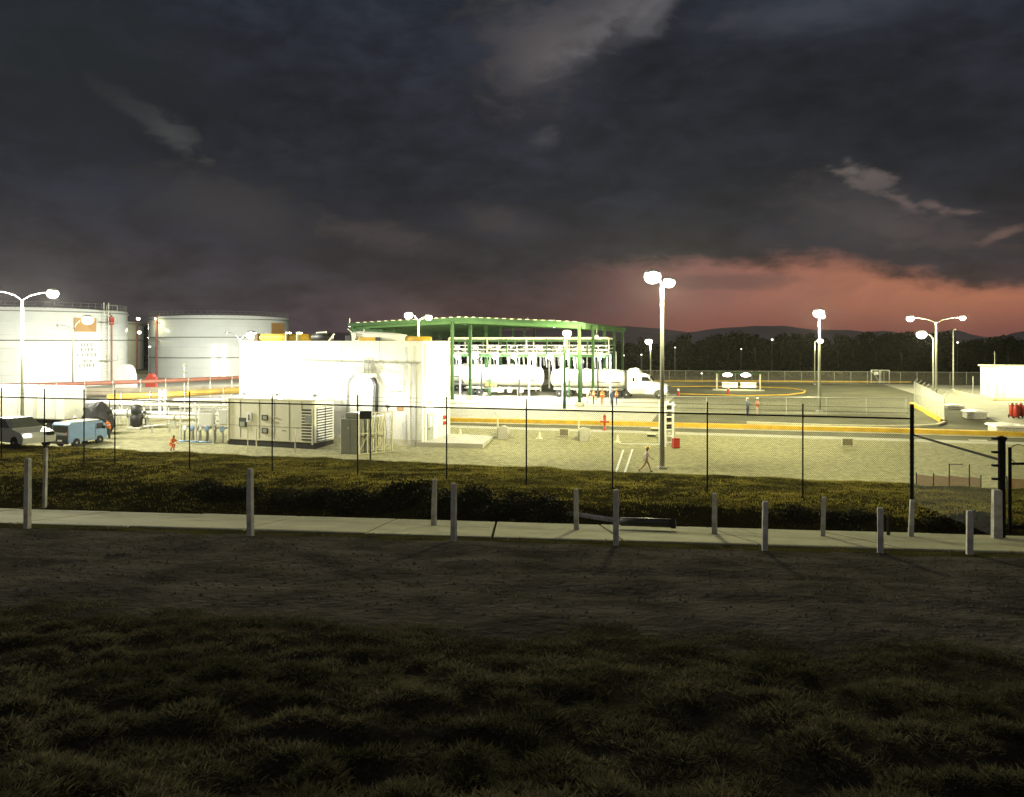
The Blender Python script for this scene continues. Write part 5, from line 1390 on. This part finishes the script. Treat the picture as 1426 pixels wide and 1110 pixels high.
    bo = bpy.data.objects.new('body', bm_); COL.objects.link(bo); bo.parent = t; bo.location = (0, 0, -zmin)
    top = V[tp] + Vector((0, 0, -zmin)); hc = V[hd] + Vector((0, 0, -zmin))
    for s_ in (1, -1): MB().ball(hc + Vector((.085 * k, s_ * .032, .03)), .012, 6).build('eye', m_dark, t)
    if helmet: MB().lathe([(.150, -.01), (.155, .0), (.118, .015), (.112, .06), (.085, .105), (.03, .125)], 16, top + Vector((.0, 0, -.01))).build('helmet', helmet, t, smooth=True)
    else: MB().ball(top + Vector((-.02, 0, .0)), (.095, .09, .085), 12).build('hair', m_hair, t, smooth=True)
    if vest:
        c0_, c1_ = V[pel] + Vector((0, 0, -zmin)), V[nb_] + Vector((0, 0, -zmin)); ax = (c1_ - c0_); mm = ax.to_track_quat('Z', 'Y').to_matrix(); L_ = ax.length
        vm = MB().lathe([(.175, -.02), (.165, L_ * .35), (.185, L_ * .72), (.13, L_ * .98)], 16)
        vm.v = [tuple(mm @ Vector((x, y * 1.12, z)) + c0_) for x, y, z in vm.v]; v_ = vm.build('vest', vest, t, smooth=True)
        rb = MB().lathe([(.178, L_ * .42), (.184, L_ * .44), (.186, L_ * .52), (.182, L_ * .54)], 16); rb.v = [tuple(mm @ Vector((x, y * 1.12, z)) + c0_) for x, y, z in rb.v]; rb.build('reflective_band', m_white, v_)
    return t


m_hy = mat('yellow helmet', (.75, .50, .03), .4); m_tan = mat('tan trousers', (.40, .25, .14), .9)
stand = dict(shl=8, shr=4, ell=14, elr=10, knl=4, knr=2)
walk = dict(thl=28, knl=12, thr=-26, knr=22, shl=-26, ell=20, shr=28, elr=26, lean=5)
person(G(900, 657.5), 0.0, 'worker in a yellow helmet and pale shirt walking across the gravel', walk, mat('pale pink shirt', (.80, .66, .60), .9), mat('light tan cloth', (.60, .40, .26), .9), m_hy)
pz = lambda px, by: G(px, by)
person(pz(838.5, 564), R(-95), 'worker in orange overalls standing beside the tanker wheels, with a broad back', dict(stand, shl=20, ell=40), m_hivis, m_hivis, m_hivis, m_hivis, group='workers beside the tanker')
person(pz(852, 565), R(80), 'worker in dark blue between two colleagues in orange', dict(stand, shr=25, elr=50), m_navy, m_navy, mat('blue helmet', (.08, .10, .22), .4), None, group='workers beside the tanker')
person(pz(858.5, 564), R(170), 'worker in orange standing nearest the truck cab', dict(stand), m_hivis, m_navy, m_hivis, m_hivis, group='workers beside the tanker')
person(pz(818, 562), R(20), 'worker in pale clothes bending between the green columns', dict(stand, lean=30, shl=50, shr=40), m_cloth, m_grey, m_white, None, group='workers beside the tanker')
person(pz(826.5, 563), R(0), 'worker with a white helmet and orange vest beside the second green column', dict(stand, shl=40, ell=40), m_cloth, m_navy, m_white, m_hivis, group='workers beside the tanker')
px_ = TRK.location - SX * site_px(Vector(TRK.location), 813); person((px_.x, px_.y, TRK.location.z + 3.72), R(200), 'worker in a white helmet leaning over on top of the tanker', dict(thl=35, knl=60, thr=10, knr=30, lean=38, shl=60, shr=50, ell=20, elr=25), m_galv, m_navy, m_white)
person(pz(1041, 579), R(-60), 'worker in grey blue clothes facing a colleague in the truck yard', dict(stand, shl=25, ell=60), mat('grey blue cloth', (.16, .19, .24), .9), m_navy, m_cream, None, group='pair of workers in the truck yard')
person(pz(1055, 579), R(200), 'worker in an orange vest with hands at the waist in the truck yard', dict(stand, shl=30, ell=75, shr=20, elr=80), m_cloth, m_cloth, m_white, m_hivis, group='pair of workers in the truck yard')
person(G(238.5, 628), R(-40), 'crouching worker in orange beside the valve manifold', dict(thl=95, knl=120, thr=80, knr=125, lean=38, shl=60, ell=30, shr=50, elr=40), m_hivis, m_hivis, None, m_hivis)
person(G(152, 611), R(170), 'worker in an orange vest behind the nose of the blue van', dict(stand, lean=18, shl=45, ell=30), m_hivis, m_dark, None, m_hivis)
person(G(121, 604), R(200), 'worker with tan trousers standing before the dark tarpaulin heap', dict(stand, lean=8, shl=35), m_dark, m_tan, m_dark)
person(G(100, 607), R(0), 'worker in orange with a white helmet behind the dark van end', dict(stand, lean=25, shl=45), m_hivis, m_tan, m_white)

# ------------------------------------------------------------------ trees and shrubs
def leaf_cloud(n, lobes, size, seed, flat=.8):
    q = np.random.default_rng(seed); L = np.array(lobes); w = (L[:, 3] ** 2); w = w / w.sum()
    i = q.choice(len(L), n, p=w); d = q.normal(size=(n, 3)); d /= np.linalg.norm(d, axis=1)[:, None]
    r = L[i, 3] * (q.uniform(.25, 1, n) ** .5) * q.uniform(.85, 1.15, n)
    c = L[i, :3] + d * r[:, None] * np.array([1, 1, flat])
    a = q.normal(size=(n, 3)); a /= np.linalg.norm(a, axis=1)[:, None]; b = np.cross(a, q.normal(size=(n, 3))); b /= np.linalg.norm(b, axis=1)[:, None]
    s_ = size * q.uniform(.5, 1.3, n)[:, None]
    V = np.stack([c - a * s_, c - b * s_ * .5, c + a * s_, c + b * s_ * .5], 1).reshape(-1, 3); V[:, 2] = np.maximum(V[:, 2], .02)
    f = np.arange(n * 4).reshape(-1, 4)
    mb = MB(); mb.v = [tuple(x) for x in V.tolist()]; mb.f = [tuple(x) for x in f.tolist()]; mb.mi = [0] * n
    return mb


def make_tree(seed):
    q = random.Random(seed); h = q.uniform(8.0, 9.6)
    t = thing('broadleaf_tree', 'dark broadleaf tree in the black belt of trees beyond the perimeter fence', 'tree', (0, 0, 0), 0, 'trees beyond the perimeter fence')
    tr = MB(); tr.pipe([(0, 0, -.3), (.1, 0, h * .25), (.0, .1, h * .5), (.1, .1, h * .85)], [.26, .2, .14, .05], 7); lobes = []
    for k in range(9):
        a = q.uniform(0, 2 * PI); z = h * q.uniform(.25, .86); rr = q.uniform(.9, 2.6) * (1.15 - z / h * .6)
        p = (rr * math.cos(a), rr * math.sin(a), z); lobes.append((*p, q.uniform(1.1, 1.9))); tr.pipe([(0.05, 0.05, z * .7), (p[0] * .5, p[1] * .5, z * .88), p], [.10, .06, .025], 5)
    lobes.append((0, 0, h * .88, 1.2)); lobes += [(q.uniform(-1.6, 1.6), q.uniform(-1.6, 1.6), 1.3, 1.7) for _ in range(3)]
    tr.build('trunk', m_bark, t); leaf_cloud(1500, lobes, .42, seed).build('crown', m_leaf, t)
    return t


protos = [make_tree(s_) for s_ in (3, 8, 15, 21)]
q = random.Random(5); sites = []
for row, (Y0, st) in enumerate(((176, 17), (184, 19), (193, 22))):
    px = 590 + row * 7
    while px < 1530:
        hgt = float(np.interp(px, [600, 860, 930, 1000, 1020, 1060, 1100, 1160, 1260, 1320, 1420], [.80, .85, .90, .97, 1.02, .95, 1.0, .98, 1.04, .92, .9]))
        sites.append((px + q.uniform(-5, 5), Y0 + q.uniform(-3, 3), hgt * q.uniform(.76, 1.14))); px += st
sites += [(p, 225 + q.uniform(-4, 4), q.uniform(1.3, 1.6)) for p in (186, 199, 212, 224)]
for i, (px, Y, s_) in enumerate(sites):
    src = protos[i % 4]; o = src if i < 4 else copy_tree(src)
    Y = Y / (1 + .05 * (px - CX) / F)
    o.location = on((px - CX) / F * Y, Y); o.rotation_euler = (0, 0, q.uniform(0, 6)); o.scale = (s_ * q.uniform(.9, 1.2), s_ * q.uniform(.9, 1.2), s_)


def make_shrub(seed, r, h):
    q = random.Random(seed); lobes = []
    for k in range(8): a = q.uniform(0, 2 * PI); d = r * q.uniform(.1, .75); lobes.append((d * math.cos(a) * 1.3, d * math.sin(a), h * q.uniform(.25, .6), r * q.uniform(.3, .5)))
    st = MB()
    for x, y, z, _ in lobes: st.pipe([(x * .1, y * .1, -.1), (x * .6, y * .6, z * .6), (x, y, z)], [.025, .018, .008], 5)
    return st, leaf_cloud(1600, lobes, .05, seed, .75)


sp = []
for k in range(4):
    t = thing('shrub', 'low dark shrub in the unlit bushes on the bank behind the path', 'shrub', (0, 0, 0), 0, 'low shrubs on the bank behind the path'); st, lf = make_shrub(60 + k, .8, .75); st.build('stem', m_bark, t); lf.build('foliage', m_shrub, t); sp.append(t)
spots = [(275, 690), (300, 697), (330, 702), (415, 712), (445, 708), (470, 716), (500, 720), (530, 716), (556, 724), (580, 718), (622, 728), (650, 722), (668, 730), (690, 724), (712, 732), (735, 727), (762, 733), (1100, 742), (1180, 744), (1205, 740), (1300, 744), (1325, 741), (1368, 744)]
for i, (px, py) in enumerate(spots):
    o = sp[i % 4] if i < 4 else copy_tree(sp[i % 4])
    v = 26.3 + q.uniform(-.5, .6); u = (px - CX) / F; Y = v / (1 + float(kv(v)) * u)
    o.location = on(u * Y, Y, -.02); o.rotation_euler = (0, 0, q.uniform(0, 6)); s_ = q.uniform(.75, 1.25) * (.8 if px > 1000 else 1); o.scale = (s_ * 1.25, s_, s_ * q.uniform(.8, 1.1))

# ------------------------------------------------------------------ thin evening haze round the whole place
hz = MB().box((0, 1400, 38), (7000, 3400, 90)); hm = bpy.data.materials.new('haze'); hm.use_nodes = True
t_ = hm.node_tree; t_.nodes.clear(); pv = t_.nodes.new('ShaderNodeVolumePrincipled'); ho = t_.nodes.new('ShaderNodeOutputMaterial')
pv.inputs['Color'].default_value = (.85, .82, .80, 1); pv.inputs['Density'].default_value = 5.5e-5; pv.inputs['Anisotropy'].default_value = .6
t_.links.new(pv.outputs[0], ho.inputs['Volume'])
o = hz.build('haze', hm); tag(o, 'thin evening haze lying over the whole yard', 'haze', None, 'stuff')
